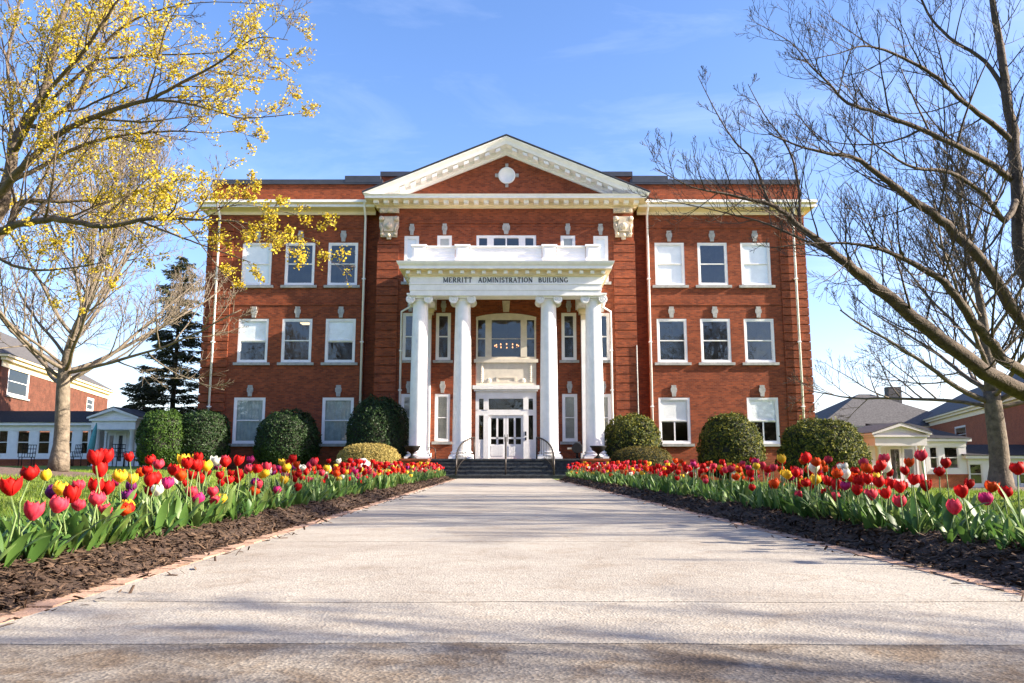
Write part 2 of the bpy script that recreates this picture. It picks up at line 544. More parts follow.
p.quad((path_c(-6) - PATH_HW, -6, 0.001), (path_c(-6) + PATH_HW, -6, 0.001), (path_c(34.9) + PATH_HW, 34.9, 0.001), (path_c(34.9) - PATH_HW, 34.9, 0.001))
tag(p.build('path_bed', M['crack']), kind='structure')

# ------------------------------------------------------------------ beds: edging bricks, mulch
BED_END = {-1: 33.6, 1: 32.2}
def bed_x(side, y, off):
    return path_c(y) + side * (PATH_HW + off)
def mulch_z(off, y=0.0, x=0.0):
    z = 0.13 * smooth((off - 0.10) / 0.38) - 0.10 * smooth((off - 1.45) / 0.5)
    return z + 0.022 * mnoise.noise(Vector((x * 4, y * 4, 2))) + 0.010 * mnoise.noise(Vector((x * 13, y * 13, 5)))
M['mulch'] = mat('dark bark mulch', (0.030, 0.018, 0.012), 0.9, col2=(0.085, 0.050, 0.032), vscale=24, bump=1.0, bscale=45)
M['chip'] = leafmat('bark chips', [(0.028, 0.017, 0.012), (0.055, 0.033, 0.022), (0.09, 0.055, 0.035), (0.15, 0.095, 0.06)], 0.85, 0.0, 0.25)
for side in (-1, 1):
    e = MB()
    y = -5.5
    while y < BED_END[side]:
        ln = 0.205 if y < 14 else 0.42
        dz = rnd.uniform(0.006, 0.016); dx = rnd.uniform(-0.006, 0.006)
        a0, a1 = sorted((bed_x(side, y, 0.004 + dx), bed_x(side, y, 0.135 + dx)))
        b0, b1 = sorted((bed_x(side, y + ln - 0.008, 0.004 + dx), bed_x(side, y + ln - 0.008, 0.135 + dx)))
        e.add([(a0, y, 0), (a1, y, 0), (b1, y + ln - 0.008, 0), (b0, y + ln - 0.008, 0), (a0, y, dz), (a1, y, dz), (b1, y + ln - 0.008, dz), (b0, y + ln - 0.008, dz)],
              [(4, 5, 6, 7), (0, 1, 5, 4), (1, 2, 6, 5), (2, 3, 7, 6), (3, 0, 4, 7)])
        y += ln
    tag(e.build('path_edging', M['edging']), kind='structure')
    b = MB()
    ys = []
    y = -5.5
    while y < BED_END[side] + 0.6:
        ys.append(y); y += 0.06 if y < 9 else 0.3
    offs = [0.13 + 0.0625 * i for i in range(31)]
    vs = []
    for y in ys:
        for o_ in offs:
            x = bed_x(side, y, o_)
            endf = smooth((BED_END[side] + 0.5 - y) / 0.5)
            vs.append((x, y, 0.002 + max(0, mulch_z(o_, y, x)) * endf))
    n = len(offs)
    fs = []
    for j in range(len(ys) - 1):
        for i in range(n - 1):
            q = (j * n + i, j * n + i + 1, (j + 1) * n + i + 1, (j + 1) * n + i)
            fs.append(q if side > 0 else q[::-1])
    b.add(vs, fs, 0, True)
    tag(b.build('flower_bed', M['mulch']), kind='structure')
    c = MB()
    for k in range(15000):
        y = 1.6 * math.exp(rnd.random() * math.log(BED_END[side] / 1.6))
        o_ = rnd.uniform(0.10, 0.62) if rnd.random() < 0.72 else rnd.uniform(0.5, 1.9)
        if rnd.random() < 0.012:
            o_ = rnd.uniform(-0.14, 0.12)
        x = bed_x(side, y, o_)
        ln = rnd.uniform(0.012, 0.042) * (1 + y * 0.03); wd = rnd.uniform(0.003, 0.008) * (1 + y * 0.05)
        yaw = rnd.uniform(0, PI); til = rnd.gauss(0, 0.32)
        z = max(0.008, mulch_z(o_, y, x)) + 0.002 + rnd.uniform(0.0, 0.016)
        d = Vector((math.cos(yaw) * math.cos(til), math.sin(yaw) * math.cos(til), math.sin(til))) * ln
        s_ = Vector((-math.sin(yaw), math.cos(yaw), rnd.gauss(0, 0.45))).normalized() * wd
        P = Vector((x, y, z))
        up = Vector((0, 0, wd * 0.6))
        c.add([P - d - s_, P - d + s_, P + d * 0.9 + s_ * 0.7, P + d - s_ * 0.8, P + up * 1.0], [(0, 1, 4), (1, 2, 4), (2, 3, 4), (3, 0, 4)])
    tag(c.build('bark_mulch', M['chip']), 'dark shredded bark mulch along the %s edge of the path' % ('left' if side < 0 else 'right'), 'mulch', kind='stuff')

# mulch ring round each of the two middle-distance trees
def mulch_ring(cx, cy, rx, ry, h):
    b = MB()
    vs, fs = [], []
    nr, na = 8, 40
    for i in range(nr + 1):
        for k in range(na):
            a = 2 * PI * k / na
            t_ = i / nr * (1 + 0.08 * math.sin(3 * a + cx))
            x = cx + rx * t_ * math.cos(a); y = cy + ry * t_ * math.sin(a)
            vs.append((x, y, ground_z(x, y) + h * smooth(1 - i / nr) * 0.9 + 0.02 * mnoise.noise(Vector((x * 2, y * 2, 9))) + (0.006 if i < nr else -0.05)))
    for i in range(nr):
        for k in range(na):
            fs.append((i * na + k, (i + 1) * na + k, (i + 1) * na + (k + 1) % na, i * na + (k + 1) % na))
    b.add(vs, fs, 0, True)
    tag(b.build('tree_mulch_bed', M['mulch_far']), kind='structure')
M['mulch_far'] = mat('brown mulch mound', (0.09, 0.058, 0.04), 0.9, col2=(0.19, 0.125, 0.085), vscale=14, bump=1.0, bscale=25)

# ------------------------------------------------------------------ the main building
XC = -0.30
YW, YP, YS = 40.6, 40.0, 40.95       # wing wall, pavilion wall, recessed slots
BLD = empty('administration_building', (0, 0, 0), 'three-storey red brick building with white columned portico and pediment at the end of the path', 'building')

def wall_grid(mb, x0, x1, z0, z1, y, holes, depth=0.22):
    xs = sorted({x0, x1, *[h[0] for h in holes], *[h[1] for h in holes]})
    zs = sorted({z0, z1, *[h[2] for h in holes], *[h[3] for h in holes]})
    xs = [x for x in xs if x0 <= x <= x1]; zs = [z for z in zs if z0 <= z <= z1]
    for i in range(len(xs) - 1):
        for j in range(len(zs) - 1):
            cx, cz = (xs[i] + xs[i + 1]) / 2, (zs[j] + zs[j + 1]) / 2
            if any(h[0] < cx < h[1] and h[2] < cz < h[3] for h in holes):
                continue
            mb.quad((xs[i], y, zs[j]), (xs[i + 1], y, zs[j]), (xs[i + 1], y, zs[j + 1]), (xs[i], y, zs[j + 1]))
    for a, b, c, d in holes:
        mb.quad((a, y, c), (a, y, d), (a, y + depth, d), (a, y + depth, c))
        mb.quad((b, y, d), (b, y, c), (b, y + depth, c), (b, y + depth, d))
        mb.quad((a, y, d), (b, y, d), (b, y + depth, d), (a, y + depth, d))
        mb.quad((b, y, c), (a, y, c), (a, y + depth, c), (b, y + depth, c))

def window(parent, xc, z0, z1, w_, y, blind=None, drop=1.0, lower_split=False, key=True, sill=True, T=None, casing=0.10, glass='glass', frame='white', sillw=0.16, sash=True, keyw=0.15):
    """double-hung sash window: frame with sashes (window) > pane, sill, keystone, blind"""
    x0, x1 = xc - w_ / 2, xc + w_ / 2
    f = MB()
    yf, yb = y + 0.012, y + 0.16
    f.box(x0, x0 + casing, yf, yb, z0, z1)
    f.box(x1 - casing, x1, yf, yb, z0, z1)
    f.box(x0 + casing, x1 - casing, yf, yb, z1 - casing, z1)
    f.box(x0 + casing, x1 - casing, yf - 0.02, yb, z0, z0 + casing)
    zm = (z0 + z1) / 2
    s_ = 0.05
    a, b = x0 + casing, x1 - casing
    if sash:
        yu, yl = y + 0.03, y + 0.055
        for (c, d, yy) in ((zm - 0.02, z1 - casing, yu), (z0 + casing, zm + 0.02, yl)):
            f.box(a, a + s_, yy, yy + 0.03, c, d); f.box(b - s_, b, yy, yy + 0.03, c, d)
            f.box(a + s_, b - s_, yy, yy + 0.03, c, c + s_); f.box(a + s_, b - s_, yy, yy + 0.03, d - s_, d)
        if lower_split:
            f.box(xc - 0.035, xc + 0.035, yl + 0.001, yl + 0.028, z0 + casing + s_, zm - 0.03)
    wo = f.build('window', M[frame], parent, T)
    g_ = MB()
    if sash:
        g_.quad((a + s_, y + 0.045, zm), (b - s_, y + 0.045, zm), (b - s_, y + 0.045, z1 - casing - s_), (a + s_, y + 0.045, z1 - casing - s_))
        g_.quad((a + s_, y + 0.07, z0 + casing + s_), (b - s_, y + 0.07, z0 + casing + s_), (b - s_, y + 0.07, zm), (a + s_, y + 0.07, zm))
    else:
        g_.quad((a, y + 0.10, z0 + casing), (b, y + 0.10, z0 + casing), (b, y + 0.10, z1 - casing), (a, y + 0.10, z1 - casing))
    g_.build('pane', M[glass], wo, T)
    if sill:
        k = MB(); k.box(x0 - sillw, x1 + sillw, y - 0.11, y + 0.034, z0 - 0.14, z0 - 0.003)
        k.build('sill', M['stone'], wo, T)
    if key:
        k = MB()
        kz = z1 + 0.05; kw = keyw
        k.prism([(xc - kw * 0.62, kz), (xc + kw * 0.62, kz), (xc + kw * 0.75, kz + 0.2), (xc + kw * 1.05, kz + 0.26), (xc + kw * 1.05, kz + 0.42), (xc + kw * 0.8, kz + 0.46), (xc + kw * 0.8, kz + 0.58), (xc - kw * 0.8, kz + 0.58), (xc - kw * 0.8, kz + 0.46), (xc - kw * 1.05, kz + 0.42), (xc - kw * 1.05, kz + 0.26), (xc - kw * 0.75, kz + 0.2)], y - 0.07, y + 0.02)
        k.build('keystone', M['stone'], wo, T)
    if blind:
        k = MB()
        zb = z1 - casing - drop * (z1 - z0 - 2 * casing)
        yb = y + 0.095
        if blind == 'slats':
            z = z1 - casing - 0.03
            while z > zb:
                k.add([(a, yb, z), (b, yb, z), (b, yb + 0.035, z - 0.045), (a, yb + 0.035, z - 0.045)], [(0, 1, 2, 3)])
                z -= 0.055
        elif blind == 'curtain':
            n = 26
            vs = []
            for i in range(n + 1):
                x = a + (b - a) * i / n
                yy = yb + 0.02 * math.sin(i * 1.9) + 0.01 * math.sin(i * 0.7)
                vs += [(x, yy, zb), (x, yy, z1 - casing)]
            k.add(vs, [(2 * i, 2 * i + 2, 2 * i + 3, 2 * i + 1) for i in range(n)], 0, True)
        else:
            k.box(a + 0.01, b - 0.01, yb, yb + 0.006, zb, z1 - casing)
            k.box(a + 0.01, b - 0.01, yb - 0.006, yb + 0.012, zb - 0.03, zb)
        k.build('blind', M[{'slats': 'slats', 'curtain': 'curtain'}.get(blind, 'blind')], wo, T)
    return wo

# --- windows table: (x offset from the axis, z0, z1, width, wall y, options)
WX = [8.57, 10.82, 13.08]
wing_windows = {-1: [], 1: []}
Z3, Z2, Z1 = (9.86, 12.16), (5.80, 8.09), (1.66, 4.00)
opts = {
    (-1, 3): [dict(blind=None), dict(blind=None), dict(blind='roller', drop=1.0)],
    (-1, 2): [dict(blind='roller', drop=0.52), dict(blind=None), dict(blind='roller', drop=0.52)],
    (-1, 1): [dict(blind='curtain', drop=1.0), None, dict(blind='curtain', drop=1.0)],
    (1, 3): [dict(blind='roller', drop=1.0), dict(blind=None), dict(blind='roller', drop=1.0)],
    (1, 2): [dict(), dict(), dict()],
    (1, 1): [dict(blind='roller', drop=0.52, lower_split=True), None, dict(blind='roller', drop=0.52, lower_split=True)],
}
for s in (-1, 1):
    holes = []
    for fl, zz in ((3, Z3), (2, Z2), (1, Z1)):
        for i, ox in enumerate(WX):
            o_ = opts[(s, fl)][i]
            if o_ is None:
                continue
            wd = 1.55 if fl > 1 else 1.60
            x = XC + s * ox
            holes.append((x - wd / 2, x + wd / 2, zz[0], zz[1]))
            window(BLD, x, zz[0], zz[1], wd, YW, **o_)
    wl = MB()
    xa, xb = sorted((XC + s * 7.35, XC + s * 15.65))
    wall_grid(wl, xa, xb, -1.0, 14.0, YW, holes)
    xo = XC + s * 15.65
    if s > 0:
        wl.quad((xo, YW, -1), (xo, YW + 21, -1), (xo, YW + 21, 14), (xo, YW, 14))
        wl.quad((xa, YS, -1), (xa, YW, -1), (xa, YW, 14), (xa, YS, 14))
    else:
        wl.quad((xo, YW + 21, -1), (xo, YW, -1), (xo, YW, 14), (xo, YW + 21, 14))
        wl.quad((xb, YW, -1), (xb, YS, -1), (xb, YS, 14), (xb, YW, 14))
    # recessed slot beside the pavilion
    sa, sb = sorted((XC + s * 6.45, XC + s * 7.35))
    wl.quad((sa, YS, -1), (sb, YS, -1), (sb, YS, 14), (sa, YS, 14))
    # belt courses, a shallow step out
    for (za, zb_, d) in ((8.80, 8.92, 0.035), (12.92, 13.0, 0.04), (13.0, 13.08, 0.06)):
        wl.box(xa, xb, YW - d, YW - 0.002, za, zb_)
    wl.box(xa, xb, YW - 0.05, YW - 0.002, -0.9, 1.05)
    wl.build('wall', M['brick'], BLD)
    # rusticated end pier, courses in pairs with deep joints
    q = MB()
    pa, pb = sorted((XC + s * 14.35, XC + s * 15.70))
    z = 1.06
    while z < 13.6:
        q.box(pa, pb, YW - 0.07, YW + (0.02), z, min(z + 0.40, 13.68))
        # return on the side of the building
        qa, qb = sorted((XC + s * 15.652, XC + s * 15.72))
        q.box(qa, qb, YW + 0.021, YW + 1.3, z, min(z + 0.40, 13.68))
        z += 0.45
    q.build('corner_pier', M['brick'], BLD)

# --- pavilion wall
pav = []
for s in (-1, 1):
    for ox, zz, kw in ((4.9, (9.9, 12.35), dict(blind='roller', drop=0.86)), (3.2, (9.9, 12.37), dict(blind='slats', drop=1.0)),
                       (4.9, (5.84, 8.28), dict()), (3.2, (5.84, 8.28), dict()),
                       (4.9, (1.75, 4.13), dict(blind='slats', drop=1.0)), (3.2, (1.75, 4.13), dict(blind='slats', drop=1.0))):
        x = XC + s * ox
        pav.append((x - 0.38, x + 0.38, zz[0], zz[1]))
        window(BLD, x, zz[0], zz[1], 0.76, YP, casing=0.11, sillw=0.12, keyw=0.13, **kw)
tri_holes = [(XC - 1.56, XC + 1.56, 9.9, 12.40), (XC - 1.54, XC + 1.54, 0.875, 8.40)]
wl = MB()
wall_grid(wl, XC - 6.62, XC + 6.62, -1.0, 14.0, YP, pav + tri_holes)
wl.quad((XC + 6.62, YP, -1), (XC + 6.62, YS, -1), (XC + 6.62, YS, 14), (XC + 6.62, YP, 14))
wl.quad((XC - 6.62, YS, -1), (XC - 6.62, YP, -1), (XC - 6.62, YP, 14), (XC - 6.62, YS, 14))
# spandrels closing the arch over the middle window
arc = [(XC - 1.54 + 3.08 * i / 16, 8.08 + 0.2 * math.sin(PI * i / 16) ** 0.8) for i in range(17)]
for i in range(16):
    wl.add([(arc[i][0], YP, arc[i][1]), (arc[i + 1][0], YP, arc[i + 1][1]), (arc[i + 1][0], YP, 8.40), (arc[i][0], YP, 8.40),
            (arc[i][0], YP + 0.2, arc[i][1]), (arc[i + 1][0], YP + 0.2, arc[i + 1][1])], [(0, 1, 2, 3), (0, 4, 5, 1)])
for (za, zb_, d) in ((12.86, 12.94, 0.03), (13.02, 13.10, 0.05)):
    wl.box(XC - 5.2, XC + 5.2, YP - d, YP - 0.002, za, zb_)
wl.build('wall', M['brick'], BLD)
for s in (-1, 1):
    q = MB()
    pa, pb = sorted((XC + s * 5.55, XC + s * 6.66))
    z = 0.2
    while z < 12.0:
        q.box(pa, pb, YP - 0.07, YP + 0.02, z, min(z + 0.40, 12.05))
        z += 0.45
    q.build('corner_pier', M['brick'], BLD)

# triple window on the third floor (only its head shows over the parapet)
f = MB()
xa, xb, za, zb_ = XC - 1.55, XC + 1.55, 9.91, 12.39
f.box(xa, xb, YP + 0.03, YP + 0.16, zb_ - 0.13, zb_)
f.box(xa, xb, YP + 0.03, YP + 0.16, za, za + 0.13)
for (a, b) in ((xa, xa + 0.14), (xa + 0.56, xa + 0.90), (xb - 0.90, xb - 0.56), (xb - 0.14, xb), (XC - 0.035, XC + 0.035)):
    f.box(a, b, YP + 0.032, YP + 0.158, za + 0.13, zb_ - 0.13)
w3 = f.build('window', M['white'], BLD)
k = MB(); k.quad((xa + .05, YP + 0.10, za + .05), (xb - .05, YP + 0.10, za + .05), (xb - .05, YP + 0.10, zb_ - .05), (xa + .05, YP + 0.10, zb_ - .05)); k.build('pane', M['glass'], w3)
k = MB(); k.prism([(XC - 0.10, 12.44), (XC + 0.10, 12.44), (XC + 0.13, 12.62), (XC + 0.20, 12.7), (XC + 0.20, 12.88), (XC + 0.15, 12.92), (XC + 0.15, 13.0), (XC - 0.15, 13.0), (XC - 0.15, 12.92), (XC - 0.20, 12.88), (XC - 0.20, 12.7), (XC - 0.13, 12.62)], YP - 0.08, YP + 0.02); k.build('keystone', M['stone'], w3)

# middle window of the second floor: segmental head, wide pane between two side lights
f = MB()
zb_ = 5.90
prof_out = [(XC - 1.53, zb_)] + [(x, z - 0.003) for x, z in arc] + [(XC + 1.53, zb_)]
for i in range(16):          # curved head casing
    a, b = arc[i], arc[i + 1]
    f.prism([(a[0], 7.93), (b[0], 7.93), (b[0], b[1] - 0.004), (a[0], a[1] - 0.004)], YP + 0.03, YP + 0.17)
f.box(XC - 1.53, XC - 1.44, YP + 0.03, YP + 0.17, zb_, 7.928)
f.box(XC + 1.44, XC + 1.53, YP + 0.03, YP + 0.17, zb_, 7.928)
f.box(XC - 1.438, XC + 1.438, YP + 0.03, YP + 0.17, zb_, zb_ + 0.12)
for s in (-1, 1):
    a, b = sorted((XC + s * 0.74, XC + s * 1.06))
    f.box(a, b, YP + 0.01, YP + 0.17, zb_ + 0.122, 7.928)
    a, b = sorted((XC + s * 1.062, XC + s * 1.438))
    f.box(a, b, YP + 0.09, YP + 0.13, 6.93, 6.99)
f.box(XC - 0.738, XC + 0.738, YP + 0.10, YP + 0.13, 6.94, 6.97)
w2 = f.build('window', M['panel'], BLD)
k = MB(); k.quad((XC - 1.48, YP + 0.115, zb_ + .05), (XC + 1.48, YP + 0.115, zb_ + .05), (XC + 1.48, YP + 0.115, 7.96), (XC - 1.48, YP + 0.115, 7.96)); k.build('pane', M['glass_clear'], w2)
k = MB(); k.prism([(XC - 0.15, 8.33), (XC + 0.15, 8.33), (XC + 0.20, 8.9), (XC - 0.20, 8.9)], YP - 0.08, YP + 0.02); k.build('keystone', M['stone_warm'], w2)
# carved panel below it
f = MB()
f.box(XC - 1.53, XC + 1.53, YP + 0.05, YP + 0.17, 4.56, 5.897)
f.box(XC - 1.62, XC + 1.62, YP - 0.05, YP + 0.048, 5.72, 5.895)
f.box(XC - 1.50, XC + 1.50, YP + 0.0, YP + 0.048, 4.56, 4.68)
for s in (-1, 1):
    for q_ in range(9):
        f.lathe([(0.10, 0), (0.085, -0.03), (0.03, -0.05)], (XC + s * 1.24, YP + 0.05, 4.78 + q_ * 0.105), 10, axis='y')
    a, b = sorted((XC + s * 1.10, XC + s * 1.38)); f.box(a, b, YP + 0.012, YP + 0.049, 5.66, 5.715)
    f.lathe([(0.13, 0), (0.12, -0.04), (0.06, -0.05)], (XC + s * 0.86, YP + 0.05, 4.80), 14, axis='y')
    a, b = sorted((XC + s * 0.02, XC + s * 0.98)); f.box(a, b, YP + 0.02, YP + 0.049, 4.69, 4.76)
    a, b = sorted((XC + s * 0.42, XC + s * 0.5)); f.box(a, b, YP + 0.015, YP + 0.049, 4.77, 4.94)
f.box(XC - 0.5, XC + 0.5, YP + 0.02, YP + 0.049, 4.945, 5.0)
f.build('carved_panel', M['panel'], BLD)
# door surround
f = MB()
Z0 = 0.88
f.box(XC - 1.68, XC + 1.68, YP - 0.16, YP + 0.04, 4.36, 4.555)
f.box(XC - 1.60, XC + 1.60, YP - 0.08, YP + 0.039, 4.26, 4.358)
f.box(XC - 1.53, XC + 1.53, YP + 0.04, YP + 0.2, 3.90, 4.555)
f.box(XC - 1.53, XC + 1.53, YP + 0.04, YP + 0.2, 3.06, 3.34)
for s in (-1, 1):
    for (u, v) in ((1.36, 1.53), (0.87, 1.13)):
        a, b = sorted((XC + s * u, XC + s * v))
        f.box(a, b, YP + 0.02, YP + 0.2, Z0, 3.058); f.box(a, b, YP + 0.02, YP + 0.2, 3.342, 3.898)
    a, b = sorted((XC + s * 1.132, XC + s * 1.358))
    f.box(a, b, YP + 0.06, YP + 0.2, Z0, 1.85)
    f.box(a + .02, b - .02, YP + 0.045, YP + 0.059, Z0 + .15, 1.7)
a = f.build('door_surround', M['white'], BLD)
k = MB()
k.quad((XC - 0.87, YP + 0.13, 3.34), (XC + 0.87, YP + 0.13, 3.34), (XC + 0.87, YP + 0.13, 3.90), (XC - 0.87, YP + 0.13, 3.90))
for s in (-1, 1):
    u, v = sorted((XC + s * 1.13, XC + s * 1.36))
    k.quad((u, YP + 0.13, 3.34), (v, YP + 0.13, 3.34), (v, YP + 0.13, 3.90), (u, YP + 0.13, 3.90))
    k.quad((u, YP + 0.13, 1.85), (v, YP + 0.13, 1.85), (v, YP + 0.13, 3.06), (u, YP + 0.13, 3.06))
k.build('pane', M['glass_clear'], a)
for s in (-1, 1):
    f = MB()
    x0, x1 = sorted((XC + s * 0.008, XC + s * 0.868))
    y0, y1 = YP + 0.09, YP + 0.14
    f.box(x0, x0 + 0.12, y0, y1, Z0 + .01, 3.05); f.box(x1 - 0.12, x1, y0, y1, Z0 + .01, 3.05)
    xm = (x0 + x1) / 2
    f.box(xm - 0.05, xm + 0.05, y0, y1, 1.62, 2.93)
    f.box(x0 + .12, x1 - .12, y0, y1, 2.93, 3.05); f.box(x0 + .12, x1 - .12, y0, y1, 1.88, 1.97); f.box(x0 + .12, x1 - .12, y0, y1, Z0 + .01, 1.62)
    for q_ in range(5):      # board panel below
        xx = x0 + 0.125 + q_ * 0.1235
        f.box(xx, xx + 0.112, y0 - 0.012, y0 - 0.001, Z0 + 0.16, 1.55)
    d = f.build('door', M['white'], BLD)
    k = MB()
    for (za_, zc) in ((1.62, 1.88), (1.97, 2.93)):
        k.quad((x0 + .12, y0 + .03, za_), (x1 - .12, y0 + .03, za_), (x1 - .12, y0 + .03, zc), (x0 + .12, y0 + .03, zc))
    k.build('pane', M['glass_clear'], d)
    k = MB(); xx = XC + s * 0.07
    k.tube([(xx, y0 - .02, 1.75), (xx, y0 - .06, 1.8), (xx, y0 - .06, 2.05), (xx, y0 - .02, 2.1)], 0.012, 8)
    k.build('handle', M['iron'], d)
k = MB(); k.box(XC + 0.95, XC + 1.02, YP - 0.01, YP + 0.018, 2.05, 2.25); k.box(XC + 0.95, XC + 1.02, YP - 0.02, YP + 0.018, 1.82, 1.96)
k.build('keypad', M['iron'], BLD)

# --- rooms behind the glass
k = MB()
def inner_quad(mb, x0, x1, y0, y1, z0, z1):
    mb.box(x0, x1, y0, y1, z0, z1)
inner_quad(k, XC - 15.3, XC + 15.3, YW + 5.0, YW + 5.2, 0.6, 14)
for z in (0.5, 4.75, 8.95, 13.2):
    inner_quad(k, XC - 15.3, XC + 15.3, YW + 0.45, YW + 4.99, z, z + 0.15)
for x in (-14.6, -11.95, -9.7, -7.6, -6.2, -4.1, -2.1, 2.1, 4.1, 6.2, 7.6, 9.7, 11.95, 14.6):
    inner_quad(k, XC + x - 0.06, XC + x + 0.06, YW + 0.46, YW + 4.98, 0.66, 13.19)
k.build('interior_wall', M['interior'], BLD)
for (x, z, y) in ((-10.6, 8.3, YW + 1.4), (-11.2, 7.9, YW + 3.0), (-12.9, 8.1, YW + 3.0), (8.4, 8.5, YW + 2.6)):
    k = MB(); k.box(XC + x - 0.3, XC + x + 0.3, y, y + 0.6, z + 0.5, z + 0.54); k.build('ceiling_light', M['roomlight'], BLD)

# --- wing cornice, attic and coping
for s in (-1, 1):
    x_in = XC + s * 6.9
    x_out = XC + s * 16.3
    c = MB()
    prof = [(0.0, 13.66), (0.08, 13.66), (0.08, 13.82), (0.12, 13.86), (0.46, 13.92), (0.52, 13.94), (0.52, 14.08), (0.60, 14.16), (0.63, 14.28), (0.0, 14.34)]
    # front run plus mitred return along the end wall
    n = len(prof)
    vs = [(x_in, YW - d, z) for d, z in prof] + [(XC + s * (15.65 + d), YW - d, z) for d, z in prof] + [(XC + s * (15.65 + d), YW + 21, z) for d, z in prof]
    fs = []
    for seg in (0, 1):
        for i in range(n - 1):
            q_ = (seg * n + i, (seg + 1) * n + i, (seg + 1) * n + i + 1, seg * n + i + 1)
            fs.append(q_ if s > 0 else q_[::-1])
    c.add(vs, fs)
    c.build('cornice', M['cream'], BLD)
    t_ = MB()
    xa, xb = sorted((x_in, XC + s * 16.28))
    t_.box(xa, xb, YW - 0.67, YW - 0.632, 14.16, 14.30)
    t_.box(xa, xb, YW - 0.555, YW - 0.522, 13.945, 14.07)
    t_.build('gutter', M['white'], BLD)
    a = MB()
    xa, xb = sorted((XC + s * 6.62, XC + s * 15.62))
    a.box(xa, xb, YW + 0.02, YW + 0.5, 14.0, 15.36)
    sx0, sx1 = sorted((XC + s * 15.12, XC + s * 15.62)); a.box(sx0, sx1, YW + 0.501, YW + 20.5, 14.0, 15.36)
    a.build('attic_wall', M['brick'], BLD)
    k = MB()
    k.box(xa - 0.03, xb + 0.03, YW - 0.06, YW + 0.56, 15.361, 15.62)
    sa, sb = sorted((XC + s * 6.7, XC + s * 8.6)); k.box(sa, sb, YW - 0.075, YW + 0.57, 15.45, 15.82)
    k.build('coping', M['coping'], BLD)
k = MB()
k.box(XC - 6.68, XC + 6.68, YW + 0.2, YW + 0.9, 14.0, 15.87)
k.build('attic_wall', M['brick'], BLD)
k = MB(); k.box(XC - 6.75, XC + 6.75, YW + 0.12, YW + 0.98, 15.871, 16.13); k.build('coping', M['coping'], BLD)
k = MB(); k.box(XC - 15.1, XC + 15.1, YW + 0.95, YW + 20.5, 14.3, 14.6); k.build('roof', M['roof_dark'], BLD)

# --- pediment
PY = YP - 0.9                # front of the pediment cornice
ped = MB()
HWID = 7.33
z_a, z_b, z_c = 14.36, 14.66, 17.44
# horizontal cornice: frieze band, bed mould, corona
prof = [(0.0, 13.82), (0.12, 13.82), (0.12, 13.90), (0.26, 13.93), (0.26, 14.10), (0.62, 14.12), (0.80, 14.13), (0.80, 14.24), (0.88, 14.33), (0.0, 14.38)]
n = len(prof)
ends = [XC - 6.66, XC + 6.66]
vs = []
for (s, x, yy) in ((-1, ends[0], YP + 0.6), (-1, ends[0], YP), (1, ends[1], YP), (1, ends[1], YP + 0.6)):
    for d, z in prof:
        vs.append((x + s * d * 0.75, yy - (d if yy == YP else 0), z))
fs = []
for seg in range(3):
    for i in range(n - 1):
        fs.append((seg * n + i, (seg + 1) * n + i, (seg + 1) * n + i + 1, seg * n + i + 1))
ped.add([v for v in vs], [f_ for q_, f_ in enumerate(fs) if q_ % (n - 1) < 6], 1)
ped.add(vs, [f_ for q_, f_ in enumerate(fs) if q_ % (n - 1) >= 6], 0)
# dentil blocks under the corona
nd = 27
for i in range(nd):
    x = XC - 6.72 + 13.44 * i / (nd - 1)
    ped.box(x - 0.125, x + 0.125, YP - 0.58, YP - 0.261, 13.95, 14.115)
# raking cornices: profile swept up each slope
ZF = 14.37
slope = (17.44 - ZF) / HWID
ang = math.atan(slope)
for s in (-1, 1):
    xe = XC + s * (HWID + 0.02)
    rp_ = [(-0.02, -0.66), (0.14, -0.66), (0.14, -0.56), (0.28, -0.52), (0.28, -0.36), (0.74, -0.33), (0.78, -0.18), (0.90, -0.05), (0.92, 0.0), (-0.02, 0.03)]   # (out, perpendicular drop)
    n = len(rp_)
    vs = []
    for end in (0, 1):
        for d, h in rp_:
            hv = h / math.cos(ang)
            if end == 0:
                x = xe
                # foot: stays above the horizontal cornice
                z = max(ZF + hv, ZF - .01) if h < 0 else ZF + hv
                xx = xe if ZF + hv >= ZF - .01 else xe - s * (-.01 - hv) / slope
                vs.append((xx, YP - d, z))
            else:
                vs.append((XC, YP - d, 17.44 + hv))
    fs = []
    for i in range(n - 1):
        q_ = (i, n + i, n + i + 1, i + 1)
        fs.append(q_ if s < 0 else q_[::-1])
    ped.add(vs, fs)
    # blocks under the rake
    for i in range(13):
        t_ = (i + 0.62) / 13.4
        x = xe + (XC - xe) * t_
        zt = ZF + (17.44 - ZF) * t_ - 0.365 / math.cos(ang)
        if zt - 0.2 < 14.42:
            continue
        dx = 0.125
        dz = dx * slope * (-s)
        ped.add([(x - dx, YP - 0.66, zt - 0.17 - dz), (x + dx, YP - 0.66, zt - 0.17 + dz), (x + dx, YP - 0.66, zt + dz), (x - dx, YP - 0.66, zt - dz),
                 (x - dx, YP - 0.27, zt - 0.17 - dz), (x + dx, YP - 0.27, zt - 0.17 + dz), (x + dx, YP - 0.27, zt + dz), (x - dx, YP - 0.27, zt - dz)],
                [(0, 1, 2, 3), (0, 4, 5, 1), (1, 5, 6, 2), (0, 3, 7, 4)])
pd = ped.build('pediment', [M['white'], M['cream']], BLD)
k = MB(); k.prism([(XC - 6.7, 14.2), (XC + 6.7, 14.2), (XC, 17.1)], YP - 0.01, YP + 0.6); k.build('tympanum', M['brick'], pd)
k = MB()
k.lathe([(0.45, 0.0), (0.45, -0.06), (0.38, -0.08), (0.36, -0.04), (0.05, -0.03)], (XC + 0.03, YP - 0.01, 15.62), 28, axis='y')
k.build('medallion', M['white'], pd)
k = MB()
